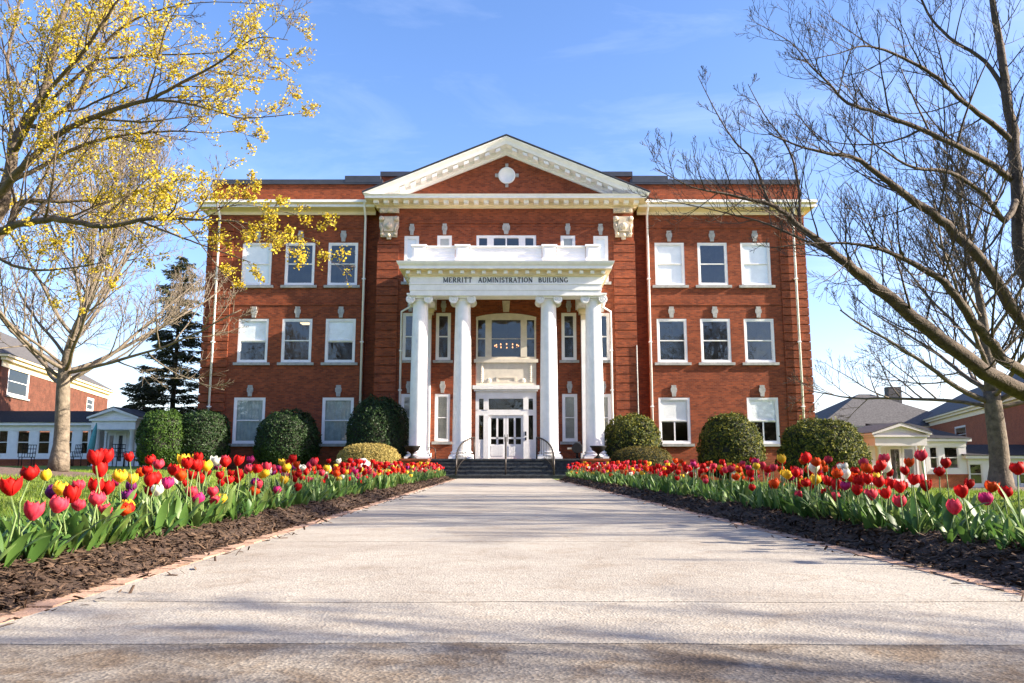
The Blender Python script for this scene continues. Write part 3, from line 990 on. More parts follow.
for a in range(4):
    c, s_ = math.cos(a * PI / 2), math.sin(a * PI / 2)
    k.box(XC + 0.03 + c * 0.54 - 0.08, XC + 0.03 + c * 0.54 + 0.08, YP - 0.075, YP - 0.011, 15.62 + s_ * 0.55 - 0.09, 15.62 + s_ * 0.55 + 0.09)
k.build('medallion_key', M['stone'], pd)
k = MB()                      # roof slopes behind the pediment
for s in (-1, 1):
    a = Vector((XC + s * (HWID + 0.06), YP - 0.95, 14.40)); b = Vector((XC, YP - 0.95, 17.485))
    q_ = [a, b, b + Vector((0, 9, 0)), a + Vector((0, 9, 0))]
    u = Vector((0, 0, 0.05))
    k.add([tuple(v) for v in q_] + [tuple(v + u) for v in q_], [(0, 1, 5, 4), (4, 5, 6, 7), (0, 3, 2, 1), (0, 4, 7, 3)])
k.build('roof', M['coping'], pd)

# carved consoles under the pediment ends
for s in (-1, 1):
    x = XC + s * 6.07
    b = MB()
    b.box(x - 0.50, x + 0.50, YP - 0.20, YP - 0.072, 13.55, 13.79)
    b.lathe([(0.13, 0), (0.11, -0.05), (0.04, -0.07)], (x, YP - 0.20, 13.67), 14, axis='y')
    b.lathe([(0.10, 0), (0.08, -0.04)], (x - 0.36, YP - 0.20, 13.67), 10, axis='y'); b.lathe([(0.10, 0), (0.08, -0.04)], (x + 0.36, YP - 0.20, 13.67), 10, axis='y')
    b.prism([(x - 0.42, 12.25), (x - 0.12, 12.25), (x - 0.10, 12.12), (x + 0.10, 12.12), (x + 0.12, 12.25), (x + 0.42, 12.25), (x + 0.44, 12.6), (x + 0.50, 12.8), (x + 0.50, 13.34), (x - 0.50, 13.34), (x - 0.50, 12.8), (x - 0.44, 12.6)], YP - 0.20, YP - 0.072)
    b.prism([(x - 0.24, 12.52), (x + 0.24, 12.52), (x + 0.30, 12.8), (x + 0.22, 13.2), (x - 0.22, 13.2), (x - 0.30, 12.8)], YP - 0.30, YP - 0.201)
    b.lathe([(0.19, 0), (0.16, -0.07), (0.06, -0.11)], (x, YP - 0.30, 12.80), 16, axis='y')
    for sx in (-1, 1):
        b.lathe([(0.13, 0), (0.13, -0.10), (0.05, -0.13)], (x + sx * 0.38, YP - 0.20, 13.2), 14, axis='y')
        b.lathe([(0.10, 0), (0.10, -0.07), (0.04, -0.10)], (x + sx * 0.34, YP - 0.20, 12.40), 12, axis='y')
        b.tube([(x + sx * 0.42, YP - 0.23, 12.9), (x + sx * 0.33, YP - 0.28, 12.7), (x + sx * 0.36, YP - 0.25, 12.45)], [0.07, 0.05, 0.06], 8)
    b.lathe([(0.10, 0), (0.10, -0.09), (0.03, -0.13)], (x, YP - 0.20, 12.32), 12, axis='y')
    b.build('carved_bracket', M['stone_warm'], BLD)

# --- portico
YC = 37.0
FLOOR = 0.875
CX = [-4.03, -2.02, 2.03, 4.14]
def column(x):
    sh = MB()
    prof = []
    for i in range(13):
        t_ = i / 12
        r = 0.43 - 0.075 * (t_ ** 1.7)
        prof.append((r, 0.36 + t_ * 7.0))
    sh.lathe(prof, (x, YC, FLOOR), 36)
    o = sh.build('column', M['white'], BLD)
    b = MB()
    b.box(x - 0.56, x + 0.56, YC - 0.56, YC + 0.56, FLOOR, FLOOR + 0.10)
    b.lathe([(0.55, 0.10), (0.575, 0.14), (0.55, 0.19), (0.49, 0.20), (0.47, 0.245), (0.50, 0.25), (0.515, 0.285), (0.50, 0.32), (0.455, 0.33), (0.44, 0.362)], (x, YC, FLOOR), 36)
    b.build('base', M['white'], o)
    c = MB()
    zt = FLOOR + 7.36
    c.lathe([(0.355, 0), (0.40, 0.015), (0.40, 0.045), (0.37, 0.05), (0.44, 0.16), (0.44, 0.2)], (x, YC, zt), 28)
    c.box(x - 0.55, x + 0.55, YC - 0.50, YC + 0.50, zt + 0.20, zt + 0.25)
    c.box(x - 0.60, x + 0.60, YC - 0.54, YC + 0.54, zt + 0.25, zt + 0.318)
    for sx in (-1, 1):
        cx = x + sx * 0.42
        cz = zt + 0.04
        c.lathe([(0.215, 0), (0.15, 0.25), (0.13, 0.48), (0.15, 0.71), (0.215, 0.96)], (cx, YC - 0.48, cz), 22, axis='y')
        for fy, sgn in ((YC - 0.48, -1), (YC + 0.48, 1)):      # spiral fillets on both faces
            pts = []
            for i in range(34):
                a = PI / 2 + sx * i * 0.42
                r = 0.205 * (1 - i / 38)
                pts.append((cx + math.cos(a) * r, fy + sgn * 0.012, cz + math.sin(a) * r))
            c.tube(pts, 0.020, 5)
            c.lathe([(0.05, 0), (0.04, sgn * 0.03)], (cx, fy, cz), 10, axis='y')
    c.box(x - 0.42, x + 0.42, YC - 0.47, YC + 0.47, zt + 0.10, zt + 0.199)
    c.build('capital', M['white'], o)
for x in CX:
    column(XC + x)
for s in (-1, 1):            # square pilasters on the wall behind the outer columns
    x = XC + s * 4.13
    p = MB()
    p.box(x - 0.33, x + 0.33, YP - 0.34, YP - 0.002, FLOOR + 0.3, FLOOR + 7.0)
    o = p.build('pilaster', M['white'], BLD)
    p = MB(); p.box(x - 0.42, x + 0.42, YP - 0.43, YP - 0.002, FLOOR, FLOOR + 0.298); p.build('base', M['white'], o)
    p = MB()
    p.extrude([Vector((x - 0.34, YP - 0.35, FLOOR + 7.002)), Vector((x + 0.34, YP - 0.35, FLOOR + 7.002)), Vector((x + 0.34, YP - 0.002, FLOOR + 7.002)), Vector((x - 0.34, YP - 0.002, FLOOR + 7.002))], Vector((0, 0, 0.28)))
    p.box(x - 0.44, x + 0.44, YP - 0.45, YP - 0.002, FLOOR + 7.283, FLOOR + 7.48); p.box(x - 0.50, x + 0.50, YP - 0.5, YP - 0.002, FLOOR + 7.481, FLOOR + 7.53)
    p.build('capital', M['cream'], o)

EX, EY = 4.47, 36.42         # entablature half width and front face
def ring(mb, prof, mi=0):
    """profile (out, z) run along the left flank, front and right flank of the portico, mitred at the corners"""
    n = len(prof)
    vs = []
    for d, z in prof: vs.append((XC - EX - d, YP - 0.01, z))
    for d, z in prof: vs.append((XC - EX - d, EY - d, z))
    for d, z in prof: vs.append((XC + EX + d, EY - d, z))
    for d, z in prof: vs.append((XC + EX + d, YP - 0.01, z))
    fs = []
    for seg in range(3):
        for i in range(n - 1):
            fs.append((seg * n + i, (seg + 1) * n + i, (seg + 1) * n + i + 1, seg * n + i + 1))
    mb.add(vs, fs, mi)
en = MB()
ring(en, [(-0.92, 9.25), (-0.92, 8.42), (0.0, 8.42), (0.0, 8.66), (0.03, 8.67), (0.03, 8.93), (0.06, 8.945), (0.06, 8.99), (0.02, 9.005), (0.02, 9.29), (0.06, 9.31)])
# timber board joints of the frieze and corona above
ring(en, [(0.47, 9.60), (0.47, 9.73), (0.54, 9.81), (0.58, 9.90), (0.59, 9.94), (-0.6, 10.10)])
en.box(XC - EX + 0.05, XC + EX - 0.05, EY + 0.05, YP - 0.02, 9.251, 9.285)
ent = en.build('entablature', M['white'], BLD)
k = MB()
ring(k, [(0.06, 9.312), (0.14, 9.36), (0.14, 9.56), (0.45, 9.59), (0.47, 9.598)])
nd = 19
for i in range(nd):
    x = XC - EX - 0.08 + (2 * EX + 0.16) * i / (nd - 1)
    k.box(x - 0.09, x + 0.09, EY - 0.30, EY - 0.142, 9.41, 9.555, 1)
for s in (-1, 1):
    for j in range(1, 6):
        y = EY + j * 0.5
        a, b = sorted((XC + s * (EX + 0.142), XC + s * (EX + 0.30)))
        k.box(a, b, y - 0.09, y + 0.09, 9.41, 9.555, 1)
k.build('bed_moulding', [M['cream'], M['white']], ent)
# parapet: piers with boarded panels between
PZ0 = 10.11
pp = MB()
for a, b in ((-4.42, -3.78), (-2.36, -1.72), (1.74, 2.38), (3.80, 4.44)):
    pp.box(XC + a, XC + b, EY + 0.0, EY + 0.62, PZ0, 10.79)
    pp.box(XC + a - 0.05, XC + b + 0.05, EY - 0.05, EY + 0.67, 10.791, 10.88)
    pp.box(XC + a + 0.1, XC + b - 0.1, EY - 0.022, EY - 0.001, PZ0 + 0.2, 10.70)
    pp.box(XC + a - 0.03, XC + b + 0.03, EY - 0.03, EY + 0.65, PZ0 - 0.002, PZ0 + 0.12)
for a, b in ((-3.78, -2.36), (-1.72, 1.74), (2.38, 3.80)):
    z = PZ0
    for q_ in range(4):      # lapped boards
        pp.add([(XC + a + .031, EY + 0.11, z), (XC + b - .031, EY + 0.11, z), (XC + b - .031, EY + 0.135, z + 0.165), (XC + a + .031, EY + 0.135, z + 0.165), (XC + a + .031, EY + 0.14, z), (XC + b - .031, EY + 0.14, z)], [(0, 1, 2, 3), (4, 5, 1, 0)])
        z += 0.165
    pp.box(XC + a + 0.051, XC + b - 0.051, EY + 0.06, EY + 0.5, z, z + 0.07)
for s in (-1, 1):
    a, b = sorted((XC + s * 4.0, XC + s * 4.3))
    pp.box(a, b, EY + 0.7, YP - 0.02, PZ0, 10.85)
pp.build('parapet', M['white'], BLD)

# lettering on the frieze: serif capitals, built from strokes
GL = {   # strokes: (x0,y0,x1,y1,thick?) plus arcs ('a', cx, cy, rx, ry, a0, a1)
    'M': (1.05, [(.12, 0, .12, 1, 0), (.12, 1, .52, .08, 1), (.52, .08, .92, 1, 0), (.92, 1, .92, 0, 1)], [(.12, 0), (.92, 0), (.08, 1), (.96, 1)]),
    'E': (.72, [(.15, 0, .15, 1, 1), (.15, .97, .62, .97, 0), (.15, .5, .5, .5, 0), (.15, .03, .65, .03, 0), (.62, .97, .62, .8, 0), (.65, .03, .65, .22, 0), (.5, .4, .5, .6, 0)], []),
    'R': (.82, [(.15, 0, .15, 1, 1), (.15, .97, .4, .97, 0), (.15, .5, .4, .5, 0), ('a', .4, .735, .24, .235, -90, 90), (.4, .5, .74, 0, 1)], [(.15, 0), (.74, 0)]),
    'I': (.4, [(.2, 0, .2, 1, 1)], [(.2, 0), (.2, 1)]),
    'T': (.78, [(.39, 0, .39, 1, 1), (.06, .97, .72, .97, 0), (.06, .97, .06, .78, 0), (.72, .97, .72, .78, 0)], [(.39, 0)]),
    'A': (.9, [(.1, 0, .45, 1, 0), (.45, 1, .8, 0, 1), (.24, .36, .64, .36, 0)], [(.1, 0), (.8, 0)]),
    'D': (.92, [(.15, 0, .15, 1, 1), (.15, .97, .42, .97, 0), (.15, .03, .42, .03, 0), ('a', .42, .5, .38, .47, -90, 90)], []),
    'N': (.95, [(.14, 0, .14, 1, 0), (.14, 1, .8, 0, 1), (.8, 0, .8, 1, 0)], [(.14, 0), (.1, 1), (.8, 1)]),
    'S': (.66, [('a', .33, .74, .24, .235, 20, 270), ('a', .33, .27, .26, .245, -160, 90)], []),
    'O': (.96, [('a', .48, .5, .40, .48, 0, 360)], []),
    'B': (.8, [(.15, 0, .15, 1, 1), (.15, .97, .4, .97, 0), (.15, .52, .4, .52, 0), (.15, .03, .42, .03, 0), ('a', .4, .745, .21, .225, -90, 90), ('a', .42, .275, .26, .245, -90, 90)], []),
    'U': (.9, [(.16, .35, .16, 1, 1), (.74, .35, .74, 1, 0), ('a', .45, .35, .29, .33, 180, 360)], [(.16, 1), (.74, 1)]),
    'L': (.7, [(.15, 0, .15, 1, 1), (.15, .03, .62, .03, 0), (.62, .03, .62, .24, 0)], [(.15, 1)]),
    'G': (.94, [('a', .48, .5, .38, .48, 40, 325), (.78, .04, .78, .42, 1)], [(.78, .42)]),
}
def lettering(text, xc, y, z0, h, total):
    adv = lambda ch: 0.75 if ch == ' ' else GL[ch][0] + 0.16
    units = sum(adv(c_) for c_ in text) - 0.16
    sx = total / units
    k = MB()
    def bar(x0, z0_, x1, z1_, t_):
        d = Vector((x1 - x0, z1_ - z0_)); ln = d.length
        if ln < 1e-6: return
        nrm = Vector((-d.y, d.x)) / ln * t_ / 2
        pts = [(x0 - nrm.x, z0_ - nrm.y), (x1 - nrm.x, z1_ - nrm.y), (x1 + nrm.x, z1_ + nrm.y), (x0 + nrm.x, z0_ + nrm.y)]
        k.prism(pts, y - 0.018, y - 0.001)
    x = xc - total / 2
    for ch in text:
        if ch != ' ':
            wd, st, sf = GL[ch]
            for s_ in st:
                if s_[0] == 'a':
                    _, cx, cy, rx, ry, a0, a1 = s_
                    n = 12
                    for i in range(n):
                        u0 = R(a0 + (a1 - a0) * i / n); u1 = R(a0 + (a1 - a0) * (i + 1) / n)
                        th = 0.024 + 0.022 * abs(math.cos((u0 + u1) / 2))
                        bar(x + (cx + rx * math.cos(u0)) * sx, z0 + (cy + ry * math.sin(u0)) * h, x + (cx + rx * math.cos(u1)) * sx, z0 + (cy + ry * math.sin(u1)) * h, th)
                else:
                    bar(x + s_[0] * sx, z0 + s_[1] * h, x + s_[2] * sx, z0 + s_[3] * h, 0.044 if s_[4] else 0.024)
            for (u, v) in sf:
                bar(x + (u - 0.13) * sx, z0 + v * h, x + (u + 0.13) * sx, z0 + v * h, 0.018)
        x += adv(ch) * sx
    return k
for wd_, xa, xb in (('MERRITT', -2.92, -1.58), ('ADMINISTRATION', -1.28, 1.26), ('BUILDING', 1.54, 2.92)):
    lettering(wd_, XC + (xa + xb) / 2, EY - 0.02, 9.045, 0.225, xb - xa).build('lettering', M['letter'], ent)

# porch floor, steps, brick pedestals
k = MB()
k.box(XC - 4.75, XC + 4.75, 36.36, YP - 0.001, -0.5, FLOOR - 0.002)
k.box(XC - 4.8, XC + 4.8, 36.30, 36.359, FLOOR - 0.08, FLOOR - 0.001)
k.build('porch_floor', M['step'], BLD)
k = MB()
for i in range(4):
    y0 = 34.9 + i * 0.35
    z1 = 0.175 * (i + 1)
    k.box(XC - 3.36, XC + 3.36, y0 + 0.03, 36.298, -0.3 if i == 0 else z1 - 0.175, z1 - 0.045)
    k.box(XC - 3.37, XC + 3.37, y0, 36.297, z1 - 0.044, z1)
k.build('steps', M['step'], BLD)
for s in (-1, 1):
    k = MB()
    a, b = sorted((XC + s * 3.39, XC + s * 4.55))
    k.box(a, b, 34.95, 36.29, -0.5, 0.78)
    o = k.build('pedestal', M['brick'], BLD)
    k = MB(); k.box(a - 0.04, b + 0.04, 34.90, 36.28, 0.782, 0.87); k.build('cap', M['brick'], o)

# downspouts
def downspout(pts, r=0.06):
    k = MB(); k.tube(pts, r, 8)
    for p0, p1 in zip(pts[:-1], pts[1:]):
        p0, p1 = Vector(p0), Vector(p1)
        if abs(p0.z - p1.z) > 3:
            n = 3
            for i in range(1, n + 1):
                q_ = p0.lerp(p1, i / (n + 1)); k.box(q_.x - r - 0.03, q_.x + r + 0.03, q_.y - r - 0.01, q_.y + r + 0.03, q_.z - 0.03, q_.z + 0.03)
    k.build('downspout', M['white'], BLD)
for s in (-1, 1):
    x = XC + s * 7.42
    downspout([(x, YW - 0.58, 14.2), (x, YW - 0.56, 13.98), (x, YW - 0.13, 13.5), (x, YW - 0.13, 0.2)])
    x = XC + s * 15.08
    downspout([(x, YW - 0.58, 14.2), (x, YW - 0.56, 13.98), (x, YW - 0.17, 13.5), (x, YW - 0.17, 0.2)])
    x = XC + s * 5.32
    downspout([(XC + s * 4.56, YP - 0.9, 8.55), (XC + s * 4.75, YP - 0.7, 8.50), (x, YP - 0.16, 8.32), (x, YP - 0.16, 0.3)], 0.055)
k = MB(); k.tube([(XC + 6.62, YP - 0.1, 6.6), (XC + 6.62, YP - 0.1, 0.3)], 0.03, 6); k.build('conduit', M['stone'], BLD)

# ------------------------------------------------------------------ things at the entrance
def handrail(side):
    o = empty('handrail', (0, 0, 0), 'curved dark metal stair rail with balusters at the %s side of the door' % ('left' if side < 0 else 'right'), 'handrail', 'rails on the entrance steps')
    xt, xb = XC + side * 1.44, XC + side * 2.12
    pts = []
    for i in range(15):
        t_ = i / 14
        y = 36.95 - 2.05 * t_
        x = xt + (xb - xt) * (1 - (1 - t_) ** 2.2)
        z = FLOOR + 0.98 - (FLOOR + 0.02) * t_ ** 1.35 + 0.0
        pts.append(Vector((x, y, z)))
    k = MB(); k.tube(pts, 0.035, 8)
    k.tube([p - Vector((0, 0, 0.80)) for p in pts[2:-1]], 0.018, 6)
    k.build('rail', M['handrail'], o)
    def base_z(y):
        if y > 36.3: return FLOOR
        return 0.175 * min(4, max(0, math.floor((y - 34.9) / 0.35) + 1))
    for p in (pts[0], pts[-1]):
        k = MB(); k.tube([(p.x, p.y, base_z(p.y)), p], 0.036, 8); k.build('post', M['handrail'], o)
    for i in range(1, 14):
        p = pts[i]
        k = MB(); k.tube([(p.x, p.y, max(base_z(p.y), p.z - 0.85)), p], 0.013, 6); k.build('baluster', M['handrail'], o)
handrail(-1); handrail(1)
o = empty('handrail', (0, 0, 0), 'straight dark metal stair rail standing alone in the middle of the entrance steps', 'handrail', 'rails on the entrance steps')
k = MB(); k.tube([(XC + 0.02, 36.9, FLOOR + 0.95), (XC + 0.02, 36.4, FLOOR + 0.95), (XC + 0.02, 34.95, 0.95), (XC + 0.02, 34.85, 0.9)], 0.035, 8); k.build('rail', M['handrail'], o)
for y, z in ((36.85, FLOOR), (35.0, 0.175)):
    k = MB(); k.tube([(XC + 0.02, y, z), (XC + 0.02, y, z + 0.93)], 0.034, 8); k.build('post', M['handrail'], o)

for s in (-1, 1):
    x = XC + s * 4.12
    o = empty('urn', (x, 35.55, 0.87), 'shallow black iron urn on the brick pedestal %s of the steps' % ('left' if s < 0 else 'right'), 'urn', 'urns beside the steps')
    k = MB(); k.lathe([(0.10, 0.26), (0.20, 0.32), (0.29, 0.38), (0.31, 0.46), (0.37, 0.52), (0.375, 0.56), (0.33, 0.56), (0.28, 0.48), (0.05, 0.42)], (0, 0, 0), 24); k.build('bowl', M['iron'], o)
    k = MB(); k.lathe([(0.20, 0), (0.20, 0.05), (0.12, 0.08), (0.06, 0.14), (0.055, 0.2), (0.10, 0.259)], (0, 0, 0), 20); k.build('foot', M['iron'], o)

# floodlight beside the right column, bent hose-like rail beside the left one
o = empty('floodlight', (XC + 3.28, 36.75, FLOOR), 'round black floodlight on a short stand at the foot of the right columns', 'floodlight')
k = MB(); k.lathe([(0.05, 0.14), (0.20, 0.10), (0.25, 0.0), (0.25, -0.10), (0.22, -0.12)], (0, 0, 0.48), 20, axis='y'); k.build('lamp_head', M['iron'], o)
k = MB(); k.tube([(0, 0, 0), (0, 0, 0.3), (0.02, 0.05, 0.42)], 0.06, 8); k.box(-0.14, 0.14, -0.14, 0.14, 0, 0.03); k.build('stand', M['iron'], o)
k = MB(); k.tube([(-0.02, -0.02, 0.48), (-0.45, -0.03, 0.46)], 0.045, 8); k.build('arm', M['stone_warm'], o)
o = empty('bent_rail', (XC - 3.35, 36.7, FLOOR), 'thin bent metal rail on the porch beside the left columns', 'rail')
k = MB(); k.tube([(-0.15, 0, 0.5), (0.0, 0, 0.52), (0.12, 0, 0.45), (0.16, 0, 0.3), (0.16, 0, 0.0)], 0.018, 6); k.build('bar', M['handrail'], o)
k = MB(); k.tube([(-0.15, 0, 0.5), (-0.15, 0, 0.42), (-0.18, 0, 0.38)], 0.016, 6); k.build('hook', M['handrail'], o)

# chandelier in the room over the door
o = empty('chandelier', (XC + 0.02, 41.6, 6.75), 'ring chandelier with small warm bulbs seen through the window over the door', 'chandelier')
k = MB()
pts = [(0.62 * math.cos(2 * PI * i / 24), 0.62 * math.sin(2 * PI * i / 24), 0.0) for i in range(25)]
k.tube(pts, 0.02, 6); k.tube([(0, 0, 0.0), (0, 0, 1.6)], 0.015, 6)
for a in range(4):
    k.tube([(0, 0, 0.35), (0.62 * math.cos(a * PI / 2 + .3), 0.62 * math.sin(a * PI / 2 + .3), 0)], 0.012, 5)
k.build('ring', M['handrail'], o)
for i in range(12):
    a = 2 * PI * i / 12
    k = MB(); k.lathe([(0.01, 0.0), (0.03, 0.03), (0.034, 0.06), (0.01, 0.10)], (0.62 * math.cos(a), 0.62 * math.sin(a), 0.02), 8)
    k.build('bulb', M['bulb'], o)

# pale stone marker in front of the low golden shrub, stone bench in front of the right wing
o = MB()
rs = random.Random(5)
vs, fs = [], []
nu, nv = 16, 9
for j in range(nv + 1):
    for i in range(nu):
        th = PI * j / nv; ph = 2 * PI * i / nu
        p_ = Vector((math.sin(th) * math.cos(ph), math.sin(th) * math.sin(ph), math.cos(th)))
        r_ = 1 + 0.16 * mnoise.noise(p_ * 2.1 + Vector((3, 1, 7)))
        vs.append((p_.x * 0.48 * r_, p_.y * 0.3 * r_, 0.32 + p_.z * 0.42 * r_))
for j in range(nv):
    for i in range(nu):
        fs.append((j * nu + i, (j + 1) * nu + i, (j + 1) * nu + (i + 1) % nu, j * nu + (i + 1) % nu))
o.add(vs, fs, 0, True)
M['boulder'] = mat('pale weathered stone', (0.55, 0.56, 0.56), 0.9, var=0.3, vscale=9, bump=0.6, bscale=16)
b = o.build('boulder', M['boulder'])
b.location = at(361, 466, 34.2) + Vector((0, 0, -0.42))
tag(b, 'rounded pale grey boulder in front of the low golden shrub', 'boulder')
be = empty('stone_bench', (at(713, 470, 36.0).x, 36.0, ground_z(9, 36)), 'low pale stone bench in front of the right wing behind the tulips', 'bench')
zt_ = at(713, 467, 36.0).z - be.location.z
k = MB(); k.box(-1.25, 1.25, -0.25, 0.25, zt_ - 0.09, zt_); k.build('seat', M['stone_warm'], be)
for sx in (-1, 1):
    k = MB(); k.box(sx * 0.9 - 0.13, sx * 0.9 + 0.13, -0.2, 0.2, -0.1, zt_ - 0.092); k.build('leg', M['stone_warm'], be)

# ------------------------------------------------------------------ trees
M['bark'] = mat('grey bark', (0.17, 0.135, 0.10), 0.9, var=0.35, vscale=7, bump=0.9, bscale=22)
M['bark_near'] = mat('dark ridged bark', (0.085, 0.062, 0.045), 0.9, var=0.45, vscale=9, bump=1.0, bscale=30)
M['bark_mid'] = mat('brown grey bark', (0.12, 0.092, 0.068), 0.9, var=0.4, vscale=8, bump=0.9, bscale=24)
M['bark_left'] = mat('pale brown bark', (0.135, 0.10, 0.07), 0.9, var=0.4, vscale=9, bump=1.0, bscale=28)
M['blossom'] = leafmat('yellow spring flowers', [(0.48, 0.33, 0.016), (0.60, 0.43, 0.025), (0.70, 0.54, 0.06), (0.38, 0.34, 0.03)], 0.6, 0.35, 0.2)

def perp(d, rs):
    v = Vector((rs.gauss(0, 1), rs.gauss(0, 1), rs.gauss(0, 1)))
    v = v - d * v.dot(d)
    return v.normalized() if v.length > 1e-5 else d.orthogonal().normalized()

class TP:
    def __init__(s, seed, **k):
        s.rs = random.Random(seed)
        s.up = (0.05, 0.10, 0.10, 0.08, 0.06)     # upward pull per level
        s.wig = (0.06, 0.11, 0.15, 0.18, 0.20)
        s.n = (9, 8, 6, 4, 0)
        s.ratio = (0.55, 0.52, 0.50, 0.5)
        s.ang = (42, 40, 38, 36)
        s.minr = 0.006
        s.maxl = 4
        s.seg = 0.35
        s.start = 0.22
        s.gather = None
        s.flat = 0.0
        s.__dict__.update(k)

def along(pts, rad, t):
    f = t * (len(pts) - 1)
    i = min(int(f), len(pts) - 2)
    a = f - i
    return pts[i].lerp(pts[i + 1], a), (pts[i + 1] - pts[i]).normalized(), rad[i] * (1 - a) + rad[i + 1] * a

def side_branches(mb, pts, rad, ln, lvl, tp, count=None, start=None):
    rs = tp.rs
    n = count if count is not None else tp.n[lvl]
    st = start if start is not None else tp.start
    for i in range(n):
        t = st + (1 - st) * (i + rs.uniform(0.1, 0.9)) / max(1, n)
        t = min(t, 0.98)
        p, d, r = along(pts, rad, t)
        a = R(tp.ang[min(lvl, 3)] * rs.uniform(0.7, 1.3))
        pv = perp(d, rs)
        if tp.flat and lvl < 2:
            pv = Vector((pv.x, pv.y, pv.z * (1 - tp.flat))); pv = pv.normalized() if pv.length > .05 else perp(d, rs)
        if pv.z < 0 and rs.random() < 0.45:
            pv = -pv
        nd = (d * math.cos(a) + pv * math.sin(a)).normalized()
        L_ = ln * tp.ratio[min(lvl, 3)] * (1.14 - 0.78 * t) * rs.uniform(0.65, 1.2)
        grow(mb, p, nd, L_, max(tp.minr, min(r * 0.72, 0.0085 * L_ ** 1.1 + 0.004)), lvl + 1, tp)

def grow(mb, p, d, ln, r, lvl, tp):
    rs = tp.rs
    n = max(3, int(ln / (tp.seg * (1.0 if lvl < 2 else 0.7))) + 1)
    n = min(n, 14)
    pts, rad = [p.copy()], [r]
    step = ln / n
    d = d.copy()
    for i in range(n):
        d = (d + perp(d, rs) * tp.wig[min(lvl, 4)] + Vector((0, 0, tp.up[min(lvl, 4)]))).normalized()
        p = p + d * step
        pts.append(p.copy())
        rad.append(max(tp.minr * 0.6, r * (1 - 0.75 * (i + 1) / n)))
    mb.tube(pts, rad, 8 if r > 0.08 else (5 if r > 0.02 else 3), cap=r > 0.02)
    if tp.gather is not None and lvl >= 2:
        for q_ in pts[1:]:
            tp.gather.append(q_.copy())
    if lvl < tp.maxl:
        side_branches(mb, pts, rad, ln, lvl, tp)

def smooth_path(pts, rad, k=4):
    """Catmull-Rom through the guide points"""
    P = [pts[0]] + pts + [pts[-1]]
    Q = [rad[0]] + rad + [rad[-1]]
    op, orr = [], []
    for i in range(1, len(P) - 2):
        for j in range(k):
            t = j / k
            a, b, c, d = P[i - 1], P[i], P[i + 1], P[i + 2]
            op.append(0.5 * ((2 * b) + (c - a) * t + (2 * a - 5 * b + 4 * c - d) * t * t + (3 * b - a - 3 * c + d) * t ** 3))
            orr.append(Q[i] * (1 - t) + Q[i + 1] * t)
    op.append(P[-2]); orr.append(Q[-2])
    return op, orr

def guided(mb, guide, tp, lvl=0, per_m=1.7, start=0.08, thin=1.0):
    """guide: list of (px, py, Y, radius)"""
    pts = [at(a, b, y) for a, b, y, r in guide]
    rad = [max(0.005, g_[3] * thin) for g_ in guide]
    pts, rad = smooth_path(pts, rad)
    for i in range(1, len(pts) - 1):
        pts[i] = pts[i] + perp((pts[i + 1] - pts[i]).normalized(), tp.rs) * min(0.02, rad[i] * 0.25)
    ln = sum((pts[i + 1] - pts[i]).length for i in range(len(pts) - 1))
    mb.tube(pts, rad, 10 if rad[0] > 0.06 else 6)
    if tp.gather is not None:
        tp.gather.extend(pts[len(pts) // 2:])
    side_branches(mb, pts, rad, min(ln, 5.0), lvl, tp, count=int(ln * per_m), start=start)
    return pts

# --- bare tree right of the building in the middle distance, and its like on the left
def bare_tree(loc, height, trunk_h, trunk_r, limbs, tp, label, spread=(18, 78), barkname='bark', twig=None, lean=0.0):
    root = empty('bare_tree', loc, label, 'tree', None)
    tr = MB()
    rs = tp.rs
    pts, rad = [], []
    for i in range(9):
        t = i / 8
        pts.append(Vector((lean * t + 0.03 * math.sin(t * 5), 0.03 * math.cos(t * 4), trunk_h * 1.12 * t - 0.15)))
        rad.append(trunk_r * (1.55 - 1.6 * t if t < 0.25 else 1.15 - 0.25 * t))
    tr.tube(pts, rad, 14)
    tr.build('trunk', M[barkname], root)
    cr = MB()
    top = pts[-1]
    # the leader runs on above the trunk and gives off the upper limbs
    lead, lr = [top.copy() - Vector((0, 0, 0.1))], [trunk_r * 0.80]
    d = Vector((0.04, 0.02, 1))
    hl = (height - trunk_h) * 0.62
    for i in range(8):
        d = (d + perp(d.normalized(), rs) * 0.13 + Vector((0, 0, 0.1))).normalized()
        lead.append(lead[-1] + d * hl / 8); lr.append(trunk_r * 0.80 * (1 - 0.86 * (i + 1) / 8))
    cr.tube(lead, lr, 10)
    for i in range(limbs):
        az = i * 2.39996 + rs.uniform(-0.3, 0.3)
        q_ = i / (limbs - 1)                     # 0 lowest limb, 1 top
        inc = R(spread[1] + (spread[0] - spread[1]) * q_ ** 0.8 + rs.uniform(-6, 6))
        base, dd, r_ = along(lead, lr, min(0.97, 0.02 + 0.95 * max(0, q_ - 0.28) / 0.72))
        if q_ < 0.28:
            base = top - Vector((0, 0, rs.uniform(0.0, trunk_h * 0.2)))
        dv_ = Vector((math.sin(inc) * math.cos(az), math.sin(inc) * math.sin(az), math.cos(inc)))
        ln = (height - trunk_h) * (0.68 - 0.30 * q_) * rs.uniform(0.85, 1.15)
        grow(cr, base, dv_, ln, min(r_ * 0.8, trunk_r * rs.uniform(0.26, 0.40) * (1 - 0.5 * q_)), 0, tp)
    cr.build('crown', M[barkname], root)
    return root

